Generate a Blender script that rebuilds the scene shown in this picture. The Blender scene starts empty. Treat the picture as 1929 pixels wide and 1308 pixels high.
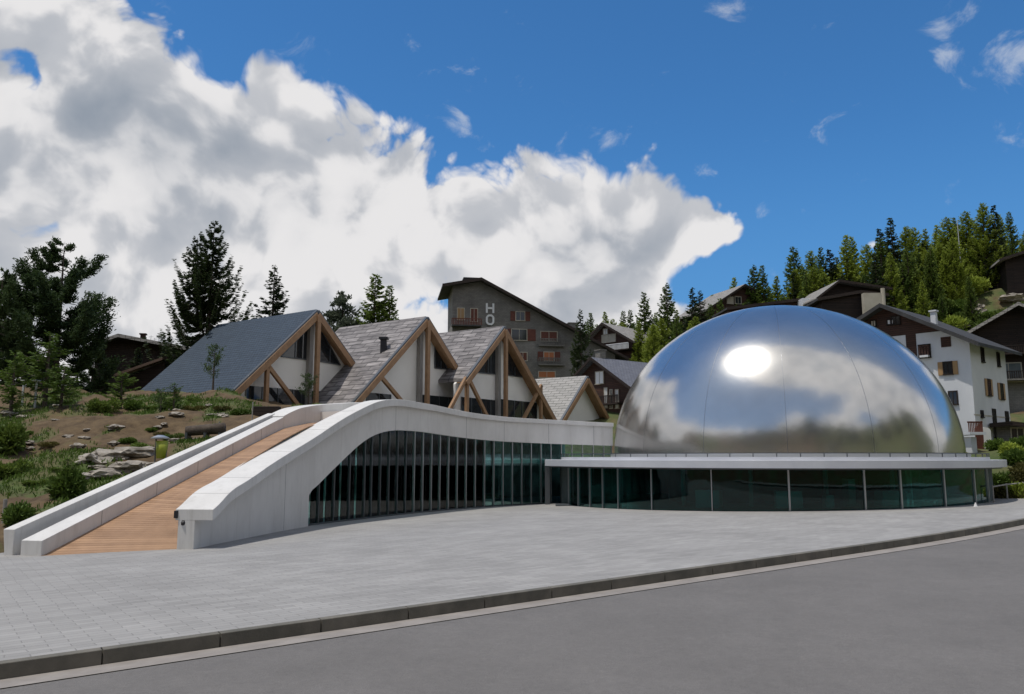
import bpy, math, random
import numpy as np
from mathutils import Vector, noise
R = math.radians
sc = bpy.context.scene
C = sc.collection

# ------------------------------------------------------------ camera, sky, sun, exposure
EYE = Vector((0, 0, 2.7)); F = 1500.0; PITCH = math.atan(208 / F)
cam_d = bpy.data.cameras.new('camera'); cam = bpy.data.objects.new('camera', cam_d); C.objects.link(cam)
cam.location = EYE; cam.rotation_euler = (R(90) + PITCH, 0, 0)
cam_d.sensor_width = 36; cam_d.lens = F / 1929 * 36; cam_d.clip_end = 4000; cam_d.clip_start = .1
sc.camera = cam
sc.cycles.max_bounces = 6; sc.cycles.diffuse_bounces = 2; sc.cycles.glossy_bounces = 4; sc.cycles.transparent_max_bounces = 12; sc.cycles.transmission_bounces = 2
sc.view_settings.view_transform = 'Standard'; sc.view_settings.look = 'None'
sc.view_settings.exposure = 0.0; sc.view_settings.gamma = 1
SUN = Vector((-.27, -.12, .94)).normalized()
sl = bpy.data.lights.new('sun', 'SUN'); sl.energy = 3.0; sl.angle = R(.6); sl.color = (1, .95, .87)
so = bpy.data.objects.new('sun', sl); C.objects.link(so); so.rotation_euler = SUN.to_track_quat('Z', 'Y').to_euler(); so.location = (-40, 0, 80)

def ray(u, v):      # direction of a photo pixel, scaled to one metre of depth
    dx = (u - 964.5) / F; dy = (654 - v) / F
    d = Vector((dx, math.cos(PITCH) - dy * math.sin(PITCH), math.sin(PITCH) + dy * math.cos(PITCH)))
    return d / d.y
def P(u, v, Y): return EYE + ray(u, v) * Y
def gz(x, y): return -.008 * y + .02 * x
def G(u, v):
    r = ray(u, v); t = -2.7 / (r.z + .008 - .02 * r.x)
    return EYE + r * t

def make_world():
    w = bpy.data.worlds.new('World'); sc.world = w; w.use_nodes = True
    nt = w.node_tree; N = nt.nodes; L = nt.links; N.clear()
    def nd(t, **k):
        n = N.new(t)
        for a, b in k.items(): setattr(n, a, b)
        return n
    def sock(n, i, v):
        if hasattr(v, 'is_output') or isinstance(v, bpy.types.NodeSocket): L.new(v, n.inputs[i])
        else: n.inputs[i].default_value = v
    def M(op, a, b=0., c=None, clamp=False):
        n = nd('ShaderNodeMath', operation=op, use_clamp=clamp); sock(n, 0, a); sock(n, 1, b)
        if c is not None: sock(n, 2, c)
        return n.outputs[0]
    def VM(op, a, b=(0, 0, 0), out=0):
        n = nd('ShaderNodeVectorMath', operation=op); sock(n, 0, a); sock(n, 1, b); return n.outputs[out]
    def MR(x, a, b, c=0., d=1., smooth=True):
        n = nd('ShaderNodeMapRange'); n.interpolation_type = 'SMOOTHSTEP' if smooth else 'LINEAR'
        sock(n, 0, x); sock(n, 1, a); sock(n, 2, b); sock(n, 3, c); sock(n, 4, d); return n.outputs[0]
    def mix(fac, a, b):
        n = nd('ShaderNodeMix', data_type='RGBA'); sock(n, 0, fac); sock(n, 6, a); sock(n, 7, b); return n.outputs[2]
    d0 = nd('ShaderNodeTexCoord').outputs['Generated']
    sky = nd('ShaderNodeTexSky', sky_type='NISHITA'); sky.sun_disc = False
    sky.sun_elevation = math.asin(SUN.z); sky.sun_rotation = math.atan2(SUN.x, SUN.y)
    sky.altitude = 1700; sky.air_density = 1.0; sky.dust_density = .3; sky.ozone_density = 2.5
    # a hazy lighter band of sky is left to the sky model; clouds below
    def field(off):
        d = VM('ADD', d0, off)
        wn = nd('ShaderNodeTexNoise'); sock(wn, 'Vector', d); wn.inputs['Scale'].default_value = 5; wn.inputs['Detail'].default_value = 3
        wv = VM('SUBTRACT', wn.outputs['Color'], (.5, .5, .5)); wv = VM('MULTIPLY', wv, (.16, .16, .16))
        dw = VM('ADD', d, wv)
        n = nd('ShaderNodeTexNoise'); sock(n, 'Vector', dw); n.inputs['Scale'].default_value = 5.0; n.inputs['Detail'].default_value = 9; n.inputs['Roughness'].default_value = .56
        v = nd('ShaderNodeTexVoronoi', feature='F1'); sock(v, 'Vector', dw); v.inputs['Scale'].default_value = 12; v.inputs['Detail'].default_value = 4; v.inputs['Roughness'].default_value = .5
        sep = nd('ShaderNodeSeparateXYZ'); L.new(d, sep.inputs[0])
        az = M('ARCTAN2', sep.outputs[0], sep.outputs[1]); el = M('ARCSINE', sep.outputs[2])
        fc = nd('ShaderNodeFloatCurve'); cv = fc.mapping; c = cv.curves[0]; cv.use_clip = False
        edge = [(-60, -380), (120, -150), (225, 60), (330, 60), (385, 115), (490, 125), (590, 145), (680, 185), (800, 235), (900, 290), (950, 340), (1030, 340), (1210, 335), (1300, 360), (1395, 410), (1425, 480), (1440, 640)]
        pts = [(-3.14159, .5), (-2.4, .35), (-1.6, .45), (-1.1, .8)]
        for (u, vv) in edge:
            r = ray(u, vv); pts.append((math.atan2(r.x, 1), math.atan2(r.z, math.hypot(r.x, 1))))
        pts += [(.42, .06), (.9, .0), (1.6, .45), (2.3, .5), (3.14159, .5)]
        T = [((a + 3.2) / 6.4, b) for a, b in pts]
        while len(c.points) < len(T): c.points.new(.5, .5)
        for p, (a, b) in zip(c.points, T): p.location = (a, b); p.handle_type = 'VECTOR'
        cv.update()
        sock(fc, 'Value', MR(az, -3.2, 3.2, smooth=False))
        e = M('SUBTRACT', fc.outputs[0], el)
        e = M('MAXIMUM', M('MINIMUM', M('MULTIPLY', e, 9.0), 1.15), -1.5)
        den = M('ADD', e, M('MULTIPLY', M('SUBTRACT', n.outputs[0], .5), 2.0))
        den = M('ADD', den, M('MULTIPLY', M('SUBTRACT', .47, v.outputs['Distance']), .9))
        def spot(c_, rad, amp, squash=1.0):
            nonlocal den
            c_ = Vector(c_).normalized()
            dd = VM('SUBTRACT', d, tuple(c_)); dd = VM('MULTIPLY', dd, (1, 1, squash))
            g = MR(VM('LENGTH', dd, out=1), rad, 0., 0., amp)
            den = M('ADD', den, g)
        spot(ray(62, 140), .085, -1.3)
        spot(ray(60, 432), .12, -1.35, 2.4); spot(ray(60, 540), .16, 1.0); spot(ray(640, 275), .13, .7); spot(ray(230, 520), .15, .6); spot(ray(470, 190), .10, .7); spot(ray(1290, 420), .1, .7)
        spot(ray(815, 570), .12, -1.05, 1.5); spot(ray(1340, 530), .11, -1.6, 1.8); spot(ray(420, 165), .05, -.5)
        spot(ray(150, 60), .2, .6); spot(ray(120, 250), .2, .6)
        spot(ray(1640, 462), .045, 1.9, 1.6)
        spot(ray(1200, 420), .25, .5, 1.6); spot(ray(900, 420), .3, .5)
        # the half of the sky behind the viewer, seen only in the metal dome
        spot((.36, -.40, .82), .80, 3.4); spot((-.02, -.36, .92), .45, 2.6); spot((.85, -.15, .52), .5, 2.6); spot((.70, .62, .30), .4, 2.2); spot((.8, -.5, .62), .4, 1.9)
        spot((-.12, -.86, .48), .25, 1.1, 1.8); spot((.35, .22, .9), .30, -1.6); spot((-.6, 0., .8), .35, -1.0); spot((-.22, -.24, .94), .55, 3.2); spot((-.30, .02, .95), .34, 2.3); spot((.62, -.66, .38), .24, -1.8, 1.5); spot((-.75, .5, .42), .3, 1.2)
        nb = nd('ShaderNodeTexVoronoi', feature='SMOOTH_F1'); sock(nb, 'Vector', dw); nb.inputs['Scale'].default_value = 5.5; nb.inputs['Detail'].default_value = 2.5; nb.inputs['Roughness'].default_value = .55; nb.inputs['Smoothness'].default_value = .35
        hgt = M('SUBTRACT', M('MULTIPLY', n.outputs[0], 1.1), M('MULTIPLY', nb.outputs['Distance'], 1.3))
        return den, hgt, v.outputs['Distance'], el
    den, n1, v1, el = field((0, 0, 0))
    den2, n2, v2, _ = field((-.016, -.01, .034))
    alpha = MR(den, .0, .30)
    ln = nd('ShaderNodeTexNoise'); L.new(VM('MULTIPLY', d0, (1, 1, 1.7)), ln.inputs['Vector']); ln.inputs['Scale'].default_value = 3.6; ln.inputs['Detail'].default_value = 7
    relief = M('ADD', M('SUBTRACT', n1, n2), M('MULTIPLY', M('SUBTRACT', v2, v1), .60))
    s = M('ADD', M('MULTIPLY', M('SUBTRACT', .5, ln.outputs[0]), 1.45), .92)
    s = M('ADD', s, M('MULTIPLY', relief, .55))
    s = M('ADD', s, MR(den, 0., 1.5, .22, -.10))
    def dark(c_, rad, amp, squash=1.0):
        nonlocal s
        dd = VM('MULTIPLY', VM('SUBTRACT', d0, tuple(Vector(c_).normalized())), (1, 1, squash))
        s = M('SUBTRACT', s, MR(VM('LENGTH', dd, out=1), rad, 0., 0., amp))
    dark(ray(270, 270), .17, .50, 1.5); dark(ray(400, 440), .2, .3, 2.2); dark(ray(60, 400), .12, .4, 1.6); dark(ray(1150, 470), .14, .35, 2)
    dark(ray(240, 60), .1, .25)
    s = MR(s, -.15, 1.05, 0., 1.)
    fine = MR(relief, -.26, .20, 0., 1., True)
    lightc = mix(fine, (.54, .555, .59, 1), (.80, .79, .795, 1))
    ccol = mix(MR(s, 0., 1., 0., 1., False), (.26, .305, .37, 1), lightc)
    # thin torn wisps
    wn = nd('ShaderNodeTexNoise'); L.new(VM('MULTIPLY', d0, (1, 1, 1.3)), wn.inputs['Vector']); wn.inputs['Scale'].default_value = 13; wn.inputs['Detail'].default_value = 8; wn.inputs['Roughness'].default_value = .62; wn.inputs['Distortion'].default_value = .5
    wsum = wn.outputs[0]
    for c_, rad in ((ray(1785, 55), .075), (ray(1775, 105), .03), (ray(1712, 222), .028), (ray(1360, 12), .05), (ray(1135, 268), .03), (ray(910, 98), .035), (ray(868, 235), .03), (ray(1935, 110), .03), (ray(1580, 45), .03), (ray(1425, 398), .03)):
        dd = VM('SUBTRACT', d0, tuple(c_.normalized())); wsum = M('ADD', wsum, MR(VM('LENGTH', dd, out=1), rad, 0., 0., .135))
    wisp = M('MULTIPLY', MR(wsum, .60, .82), .62)
    skyc = VM('MULTIPLY', sky.outputs[0], (.052, .108, .142))
    skyc = mix(MR(el, .02, .40, .9, 0.), skyc, (.095, .262, .53, 1))
    sp = nd('ShaderNodeSeparateXYZ'); L.new(d0, sp.inputs[0])
    skyc = mix(MR(sp.outputs[1], .55, -.2, 0., .56), skyc, (.34, .40, .48, 1))
    base = mix(wisp, skyc, (.62, .66, .72, 1))
    out = mix(alpha, base, ccol)
    bg = nd('ShaderNodeBackground'); L.new(out, bg.inputs[0]); bg.inputs[1].default_value = 1.0
    wo = nd('ShaderNodeOutputWorld'); L.new(bg.outputs[0], wo.inputs[0])
    w.cycles.sampling_method = 'NONE'
make_world()

# ------------------------------------------------------------ helpers
def tag(o, label=None, cat=None, group=None, kind=None):
    for k, v in (('label', label), ('category', cat), ('group', group), ('kind', kind)):
        if v: o[k] = v
    return o
def empty(name, loc, label, cat, group=None, rz=0):
    o = bpy.data.objects.new(name, None); C.objects.link(o); o.location = loc; o.rotation_euler.z = rz
    o.empty_display_size = .3
    return tag(o, label, cat, group)
def wloc(o):
    v = Vector((0, 0, 0))
    while o: v += o.location; o = o.parent
    return v
class MB:
    def __init__(s): s.v = []; s.f = []
    def poly(s, pts):
        i = len(s.v); s.v += [tuple(p) for p in pts]; s.f.append(list(range(i, i + len(pts))))
    def solid(s, a, b):          # two matching rings a (bottom) and b (top)
        n = len(a); i = len(s.v); s.v += [tuple(p) for p in a] + [tuple(p) for p in b]
        s.f.append(list(range(i + n - 1, i - 1, -1))); s.f.append(list(range(i + n, i + 2 * n)))
        for k in range(n):
            j = (k + 1) % n; s.f.append([i + k, i + j, i + n + j, i + n + k])
    def slab(s, pts, vec):       # polygon swept by a vector
        vec = Vector(vec); s.solid([Vector(p) for p in pts], [Vector(p) + vec for p in pts])
    def box(s, lo, hi):
        x0, y0, z0 = lo; x1, y1, z1 = hi
        s.solid([(x0, y0, z0), (x1, y0, z0), (x1, y1, z0), (x0, y1, z0)], [(x0, y0, z1), (x1, y0, z1), (x1, y1, z1), (x0, y1, z1)])
    def obox(s, c, ax, ay, az, hx, hy, hz):
        c = Vector(c); ax = Vector(ax).normalized() * hx; ay = Vector(ay).normalized() * hy; az = Vector(az).normalized() * hz
        s.solid([c - ax - ay - az, c + ax - ay - az, c + ax + ay - az, c - ax + ay - az], [c - ax - ay + az, c + ax - ay + az, c + ax + ay + az, c - ax + ay + az])
    def beam(s, p, q, w, h, side=None):
        p = Vector(p); q = Vector(q); d = (q - p); Ln = d.length; d.normalize()
        sd = Vector(side).normalized() if side else (d.cross(Vector((0, 0, 1))).normalized() if abs(d.z) < .99 else Vector((1, 0, 0)))
        up = sd.cross(d).normalized(); s.obox((p + q) / 2, d, sd, up, Ln / 2, w / 2, h / 2)
    def tube(s, pts, rs, n=7):
        base = len(s.v)
        for k, p in enumerate(pts):
            p = Vector(p); d = (Vector(pts[min(k + 1, len(pts) - 1)]) - Vector(pts[max(k - 1, 0)])).normalized()
            a = d.cross(Vector((.3, .9, .2))).normalized(); b = d.cross(a)
            for j in range(n):
                t = 2 * math.pi * j / n; s.v.append(tuple(p + (a * math.cos(t) + b * math.sin(t)) * rs[k]))
        for k in range(len(pts) - 1):
            for j in range(n):
                j2 = (j + 1) % n; s.f.append([base + k * n + j, base + k * n + j2, base + (k + 1) * n + j2, base + (k + 1) * n + j])
        s.f.append([base + j for j in range(n)][::-1]); s.f.append([base + (len(pts) - 1) * n + j for j in range(n)])
    def build(s, name, m, parent=None, uv=True, smooth=False, bevel=0, loc=None):
        off = wloc(parent) if parent else (Vector(loc) if loc else Vector((0, 0, 0)))
        me = bpy.data.meshes.new(name); me.from_pydata([(x - off.x, y - off.y, z - off.z) for x, y, z in s.v], [], s.f)
        me.materials.append(m)
        if not smooth or bevel:
            import bmesh
            bm = bmesh.new(); bm.from_mesh(me); bmesh.ops.recalc_face_normals(bm, faces=bm.faces); bm.to_mesh(me); bm.free()
        me.update()
        if uv:
            ul = me.uv_layers.new(name='UVMap'); Z = Vector((0, 0, 1))
            for pl in me.polygons:
                n = pl.normal
                if abs(n.z) > .97: t = Vector((1, 0, 0)); b = Vector((0, 1, 0))
                else: t = Z.cross(n).normalized(); b = n.cross(t)
                for li in pl.loop_indices:
                    p = me.vertices[me.loops[li].vertex_index].co + off
                    ul.data[li].uv = (p.dot(t), p.dot(b))
        if smooth:
            for pl in me.polygons: pl.use_smooth = True
        o = bpy.data.objects.new(name, me); C.objects.link(o)
        if parent: o.parent = parent
        elif loc: o.location = off
        if bevel:
            md = o.modifiers.new('bevel', 'BEVEL'); md.width = bevel; md.segments = 2; md.limit_method = 'ANGLE'; md.angle_limit = R(40)
        return o

# ------------------------------------------------------------ materials
def mat(name, col, rough=.7, metal=0., col2=None, scale=2., detail=5, lo=.35, hi=.65, bump=0., bscale=None, spec=.5, sep=None, coat=0):
    m = bpy.data.materials.new(name); m.use_nodes = True; nt = m.node_tree; N = nt.nodes; L = nt.links
    b = N['Principled BSDF']; b.inputs['Roughness'].default_value = rough; b.inputs['Metallic'].default_value = metal
    b.inputs['Specular IOR Level'].default_value = spec
    c4 = (*col, 1)
    tc = N.new('ShaderNodeTexCoord')
    geo = N.new('ShaderNodeNewGeometry')
    src = geo.outputs['Position']
    if sep:
        mp = N.new('ShaderNodeVectorMath'); mp.operation = 'MULTIPLY'; L.new(src, mp.inputs[0]); mp.inputs[1].default_value = sep; src = mp.outputs[0]
    if col2:
        n = N.new('ShaderNodeTexNoise'); L.new(src, n.inputs['Vector']); n.inputs['Scale'].default_value = scale; n.inputs['Detail'].default_value = detail; n.inputs['Roughness'].default_value = .6
        mr = N.new('ShaderNodeMapRange'); L.new(n.outputs[0], mr.inputs[0]); mr.inputs[1].default_value = lo; mr.inputs[2].default_value = hi
        mx = N.new('ShaderNodeMix'); mx.data_type = 'RGBA'; L.new(mr.outputs[0], mx.inputs[0]); mx.inputs[6].default_value = c4; mx.inputs[7].default_value = (*col2, 1)
        L.new(mx.outputs[2], b.inputs['Base Color'])
    else: b.inputs['Base Color'].default_value = c4
    if bump:
        n = N.new('ShaderNodeTexNoise'); L.new(src, n.inputs['Vector']); n.inputs['Scale'].default_value = bscale or scale * 6; n.inputs['Detail'].default_value = 4
        bp = N.new('ShaderNodeBump'); bp.inputs['Distance'].default_value = bump; L.new(n.outputs[0], bp.inputs['Height']); L.new(bp.outputs[0], b.inputs['Normal'])
    return m
def brickmat(name, c1, c2, mortar, bw, rh, ms=.012, rough=.8, bump=.01, var=None, bias=0., offset=.5, rot=0., sq=1.0, spec=.4):
    m = mat(name, c1, rough, spec=spec); nt = m.node_tree; N = nt.nodes; L = nt.links; b = N['Principled BSDF']
    tc = N.new('ShaderNodeTexCoord'); mp = N.new('ShaderNodeMapping'); L.new(tc.outputs['UV'], mp.inputs[0]); mp.inputs['Rotation'].default_value = (0, 0, rot)
    wn = N.new('ShaderNodeTexNoise'); L.new(mp.outputs[0], wn.inputs['Vector']); wn.inputs['Scale'].default_value = 1.1
    va = N.new('ShaderNodeVectorMath'); va.operation = 'MULTIPLY_ADD'; L.new(wn.outputs['Color'], va.inputs[0]); va.inputs[1].default_value = (rh * .5, rh * .25, 0); L.new(mp.outputs[0], va.inputs[2])
    br = N.new('ShaderNodeTexBrick'); L.new(va.outputs[0], br.inputs['Vector']); br.offset = offset; br.squash = sq
    br.inputs['Scale'].default_value = 1; br.inputs['Brick Width'].default_value = bw; br.inputs['Row Height'].default_value = rh
    br.inputs['Mortar Size'].default_value = ms; br.inputs['Mortar Smooth'].default_value = .2; br.inputs['Bias'].default_value = bias
    br.inputs['Color1'].default_value = (*c1, 1); br.inputs['Color2'].default_value = (*c2, 1); br.inputs['Mortar'].default_value = (*mortar, 1)
    n = N.new('ShaderNodeTexNoise'); n.inputs['Scale'].default_value = .35; n.inputs['Detail'].default_value = 7; n.inputs['Roughness'].default_value = .65; L.new(mp.outputs[0], n.inputs['Vector'])
    mr = N.new('ShaderNodeMapRange'); L.new(n.outputs[0], mr.inputs[0]); mr.inputs[1].default_value = .3; mr.inputs[2].default_value = .7; mr.inputs[3].default_value = 1 - (var or .15); mr.inputs[4].default_value = 1 + (var or .15)
    mu = N.new('ShaderNodeVectorMath'); mu.operation = 'SCALE'; L.new(br.outputs[0], mu.inputs[0]); L.new(mr.outputs[0], mu.inputs['Scale'])
    L.new(mu.outputs[0], b.inputs['Base Color'])
    bp = N.new('ShaderNodeBump'); bp.inputs['Distance'].default_value = bump; bp.invert = True; L.new(br.outputs['Fac'], bp.inputs['Height']); L.new(bp.outputs[0], b.inputs['Normal'])
    return m
def shingle(name, c1, c2, row, width, var=.25, streak=.4):
    """overlapping roof rows: sawtooth height down the slope, random tone per shingle"""
    m = mat(name, c1, .75, spec=.35); nt = m.node_tree; N = nt.nodes; L = nt.links; b = N['Principled BSDF']
    tc = N.new('ShaderNodeTexCoord')
    wn = N.new('ShaderNodeTexNoise'); L.new(tc.outputs['UV'], wn.inputs['Vector']); wn.inputs['Scale'].default_value = .9
    va = N.new('ShaderNodeVectorMath'); va.operation = 'MULTIPLY_ADD'; L.new(wn.outputs['Color'], va.inputs[0]); va.inputs[1].default_value = (0, row * .5, 0); L.new(tc.outputs['UV'], va.inputs[2])
    br = N.new('ShaderNodeTexBrick'); L.new(va.outputs[0], br.inputs['Vector']); br.inputs['Scale'].default_value = 1
    br.inputs['Brick Width'].default_value = width; br.inputs['Row Height'].default_value = row; br.inputs['Mortar Size'].default_value = row * .085; br.inputs['Mortar Smooth'].default_value = .6
    br.inputs['Color1'].default_value = (*c1, 1); br.inputs['Color2'].default_value = (*c2, 1); br.inputs['Mortar'].default_value = (*[x * .3 for x in c1], 1)
    st = N.new('ShaderNodeTexNoise'); mp = N.new('ShaderNodeMapping'); mp.inputs['Scale'].default_value = (.9, 4.5, 1); L.new(tc.outputs['UV'], mp.inputs[0]); L.new(mp.outputs[0], st.inputs['Vector']); st.inputs['Scale'].default_value = .8; st.inputs['Detail'].default_value = 5
    mr = N.new('ShaderNodeMapRange'); L.new(st.outputs[0], mr.inputs[0]); mr.inputs[1].default_value = .3; mr.inputs[2].default_value = .7; mr.inputs[3].default_value = 1 - streak; mr.inputs[4].default_value = 1 + streak
    mu = N.new('ShaderNodeVectorMath'); mu.operation = 'SCALE'; L.new(br.outputs[0], mu.inputs[0]); L.new(mr.outputs[0], mu.inputs['Scale']); L.new(mu.outputs[0], b.inputs['Base Color'])
    sx = N.new('ShaderNodeSeparateXYZ'); L.new(va.outputs[0], sx.inputs[0])
    dv = N.new('ShaderNodeMath'); dv.operation = 'DIVIDE'; L.new(sx.outputs[1], dv.inputs[0]); dv.inputs[1].default_value = row
    fr = N.new('ShaderNodeMath'); fr.operation = 'FRACT'; L.new(dv.outputs[0], fr.inputs[0])
    bp = N.new('ShaderNodeBump'); bp.inputs['Distance'].default_value = row * .16; bp.invert = True; L.new(fr.outputs[0], bp.inputs['Height']); L.new(bp.outputs[0], b.inputs['Normal'])
    return m
def woodmat(name, c1, c2, rough=.6, sc_=(1, 1, 1)):
    m = mat(name, c1, rough); nt = m.node_tree; N = nt.nodes; L = nt.links; b = N['Principled BSDF']
    g = N.new('ShaderNodeNewGeometry'); tc = N.new('ShaderNodeTexCoord')
    mp = N.new('ShaderNodeMapping'); mp.inputs['Scale'].default_value = (1.2, 1.2, 1.2); L.new(tc.outputs['Object'], mp.inputs[0])
    n = N.new('ShaderNodeTexNoise'); L.new(mp.outputs[0], n.inputs['Vector']); n.inputs['Scale'].default_value = 1.6; n.inputs['Detail'].default_value = 7
    ad = N.new('ShaderNodeMath'); ad.operation = 'MULTIPLY_ADD'; L.new(g.outputs['Random Per Island'], ad.inputs[0]); ad.inputs[1].default_value = .5; L.new(n.outputs[0], ad.inputs[2])
    mr = N.new('ShaderNodeMapRange'); L.new(ad.outputs[0], mr.inputs[0]); mr.inputs[1].default_value = .4; mr.inputs[2].default_value = 1.1
    mx = N.new('ShaderNodeMix'); mx.data_type = 'RGBA'; L.new(mr.outputs[0], mx.inputs[0]); mx.inputs[6].default_value = (*c1, 1); mx.inputs[7].default_value = (*c2, 1); L.new(mx.outputs[2], b.inputs['Base Color'])
    return m
def glassmat(name, tint, gloss=(.9, .95, .95), ior=1.5, boost=1.):
    m = bpy.data.materials.new(name); m.use_nodes = True; nt = m.node_tree; N = nt.nodes; L = nt.links; N.clear()
    t = N.new('ShaderNodeBsdfTransparent'); t.inputs[0].default_value = (*tint, 1)
    g = N.new('ShaderNodeBsdfGlossy'); g.inputs[0].default_value = (*gloss, 1); g.inputs['Roughness'].default_value = .015
    fr = N.new('ShaderNodeFresnel'); fr.inputs[0].default_value = ior
    mu = N.new('ShaderNodeMath'); mu.operation = 'MULTIPLY'; mu.use_clamp = True; L.new(fr.outputs[0], mu.inputs[0]); mu.inputs[1].default_value = boost
    n = N.new('ShaderNodeTexNoise'); n.inputs['Scale'].default_value = .5; ge = N.new('ShaderNodeNewGeometry'); L.new(ge.outputs['Position'], n.inputs['Vector'])
    bp = N.new('ShaderNodeBump'); bp.inputs['Distance'].default_value = .004; L.new(n.outputs[0], bp.inputs['Height']); L.new(bp.outputs[0], g.inputs['Normal'])
    mx = N.new('ShaderNodeMixShader'); L.new(mu.outputs[0], mx.inputs[0]); L.new(t.outputs[0], mx.inputs[1]); L.new(g.outputs[0], mx.inputs[2])
    o = N.new('ShaderNodeOutputMaterial'); L.new(mx.outputs[0], o.inputs[0]); return m
def leafmat(name, c1, c2):
    m = bpy.data.materials.new(name); m.use_nodes = True; nt = m.node_tree; N = nt.nodes; L = nt.links
    b = N['Principled BSDF']; b.inputs['Roughness'].default_value = .65; b.inputs['Specular IOR Level'].default_value = .25
    oi = N.new('ShaderNodeObjectInfo'); g = N.new('ShaderNodeNewGeometry')
    n = N.new('ShaderNodeTexNoise'); L.new(g.outputs['Position'], n.inputs['Vector']); n.inputs['Scale'].default_value = .8; n.inputs['Detail'].default_value = 3
    a = N.new('ShaderNodeMath'); a.operation = 'MULTIPLY_ADD'; L.new(g.outputs['Random Per Island'], a.inputs[0]); a.inputs[1].default_value = .35; L.new(n.outputs[0], a.inputs[2])
    a2 = N.new('ShaderNodeMath'); a2.operation = 'MULTIPLY_ADD'; L.new(oi.outputs['Random'], a2.inputs[0]); a2.inputs[1].default_value = .45; L.new(a.outputs[0], a2.inputs[2])
    mr = N.new('ShaderNodeMapRange'); L.new(a2.outputs[0], mr.inputs[0]); mr.inputs[1].default_value = .45; mr.inputs[2].default_value = 1.25
    mx = N.new('ShaderNodeMix'); mx.data_type = 'RGBA'; L.new(mr.outputs[0], mx.inputs[0]); mx.inputs[6].default_value = (*c1, 1); mx.inputs[7].default_value = (*c2, 1); L.new(mx.outputs[2], b.inputs['Base Color'])
    tr = N.new('ShaderNodeBsdfTranslucent'); L.new(mx.outputs[2], tr.inputs[0]); ms = N.new('ShaderNodeMixShader'); ms.inputs[0].default_value = .28
    L.new(b.outputs[0], ms.inputs[1]); L.new(tr.outputs[0], ms.inputs[2]); L.new(ms.outputs[0], N['Material Output'].inputs[0])
    return m

M_ = {}
M_['conc'] = mat('white_concrete', (.58, .565, .545), .75, col2=(.68, .665, .645), scale=.7, detail=8, lo=.3, hi=.62, bump=.004, bscale=14, sep=(1, 1, .5))
_m = M_['conc']; _N = _m.node_tree.nodes; _L = _m.node_tree.links; _b = _N['Principled BSDF']; _src = _b.inputs['Base Color'].links[0].from_socket
_g = _N.new('ShaderNodeNewGeometry'); _v = _N.new('ShaderNodeVectorMath'); _v.operation = 'MULTIPLY'; _L.new(_g.outputs['Position'], _v.inputs[0]); _v.inputs[1].default_value = (3.2, 3.2, .28)
_n = _N.new('ShaderNodeTexNoise'); _L.new(_v.outputs[0], _n.inputs['Vector']); _n.inputs['Scale'].default_value = 1.3; _n.inputs['Detail'].default_value = 9; _n.inputs['Roughness'].default_value = .7
_r = _N.new('ShaderNodeMapRange'); _L.new(_n.outputs[0], _r.inputs[0]); _r.inputs[1].default_value = .52; _r.inputs[2].default_value = .78; _r.inputs[3].default_value = 0; _r.inputs[4].default_value = .45
_x = _N.new('ShaderNodeMix'); _x.data_type = 'RGBA'; _L.new(_r.outputs[0], _x.inputs[0]); _L.new(_src, _x.inputs[6]); _x.inputs[7].default_value = (.38, .36, .33, 1); _L.new(_x.outputs[2], _b.inputs['Base Color'])
M_['joint'] = mat('joint_dark', (.22, .22, .23), .9)
M_['deck'] = woodmat('deck_larch', (.27, .155, .085), (.41, .245, .14), .7)
M_['plaza'] = brickmat('paving_stone', (.275, .267, .258), (.33, .32, .31), (.225, .218, .21), .62, .21, .008, .8, .006, .14, rot=-.63)
M_['asphalt'] = mat('asphalt', (.128, .120, .114), .85, col2=(.155, .145, .138), scale=.25, detail=10, lo=.3, hi=.7, bump=.004, bscale=90)
_m = M_['asphalt']; _N = _m.node_tree.nodes; _L = _m.node_tree.links; _b = _N['Principled BSDF']; _src = _b.inputs['Base Color'].links[0].from_socket; _g = _N.new('ShaderNodeNewGeometry')
for _sc, _lo, _hi, _a, _c in ((70, .35, .72, .75, 1.45), (9, .3, .7, .90, 1.10), (1.6, .3, .7, .93, 1.07)):
    _n = _N.new('ShaderNodeTexNoise'); _L.new(_g.outputs['Position'], _n.inputs['Vector']); _n.inputs['Scale'].default_value = _sc; _n.inputs['Detail'].default_value = 5; _n.inputs['Roughness'].default_value = .7
    _r = _N.new('ShaderNodeMapRange'); _L.new(_n.outputs[0], _r.inputs[0]); _r.inputs[1].default_value = _lo; _r.inputs[2].default_value = _hi; _r.inputs[3].default_value = _a; _r.inputs[4].default_value = _c
    _x = _N.new('ShaderNodeVectorMath'); _x.operation = 'SCALE'; _L.new(_src, _x.inputs[0]); _L.new(_r.outputs[0], _x.inputs['Scale']); _src = _x.outputs[0]
_L.new(_src, _b.inputs['Base Color'])
M_['kerb'] = mat('kerb_granite', (.10, .095, .08), .8, col2=(.17, .155, .13), scale=1.5, detail=9, bump=.005, bscale=30)
M_['gutter'] = mat('gutter_concrete', (.24, .215, .195), .85, col2=(.31, .28, .255), scale=2, detail=8)
M_['steel'] = mat('dome_steel', (.60, .59, .575), .185, .94, col2=(.68, .67, .65), scale=.3, detail=3, bump=.03, bscale=.25)
M_['seam'] = mat('dome_seam_steel', (.30, .31, .33), .3, 1.)
M_['canopy'] = mat('canopy_metal', (.62, .63, .68), .4, .2, col2=(.70, .71, .75), scale=.5)
M_['alu'] = mat('aluminium', (.45, .46, .47), .4, .7)
M_['dkalu'] = mat('dark_aluminium', (.12, .13, .14), .45, .5)
M_['glass'] = glassmat('teal_glass', (.66, .90, .88), boost=1.0)
M_['dglass'] = glassmat('pavilion_glass', (.22, .60, .58), boost=.85)
M_['hglass'] = mat('house_glass', (.02, .025, .03), .05, spec=.8)
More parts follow.
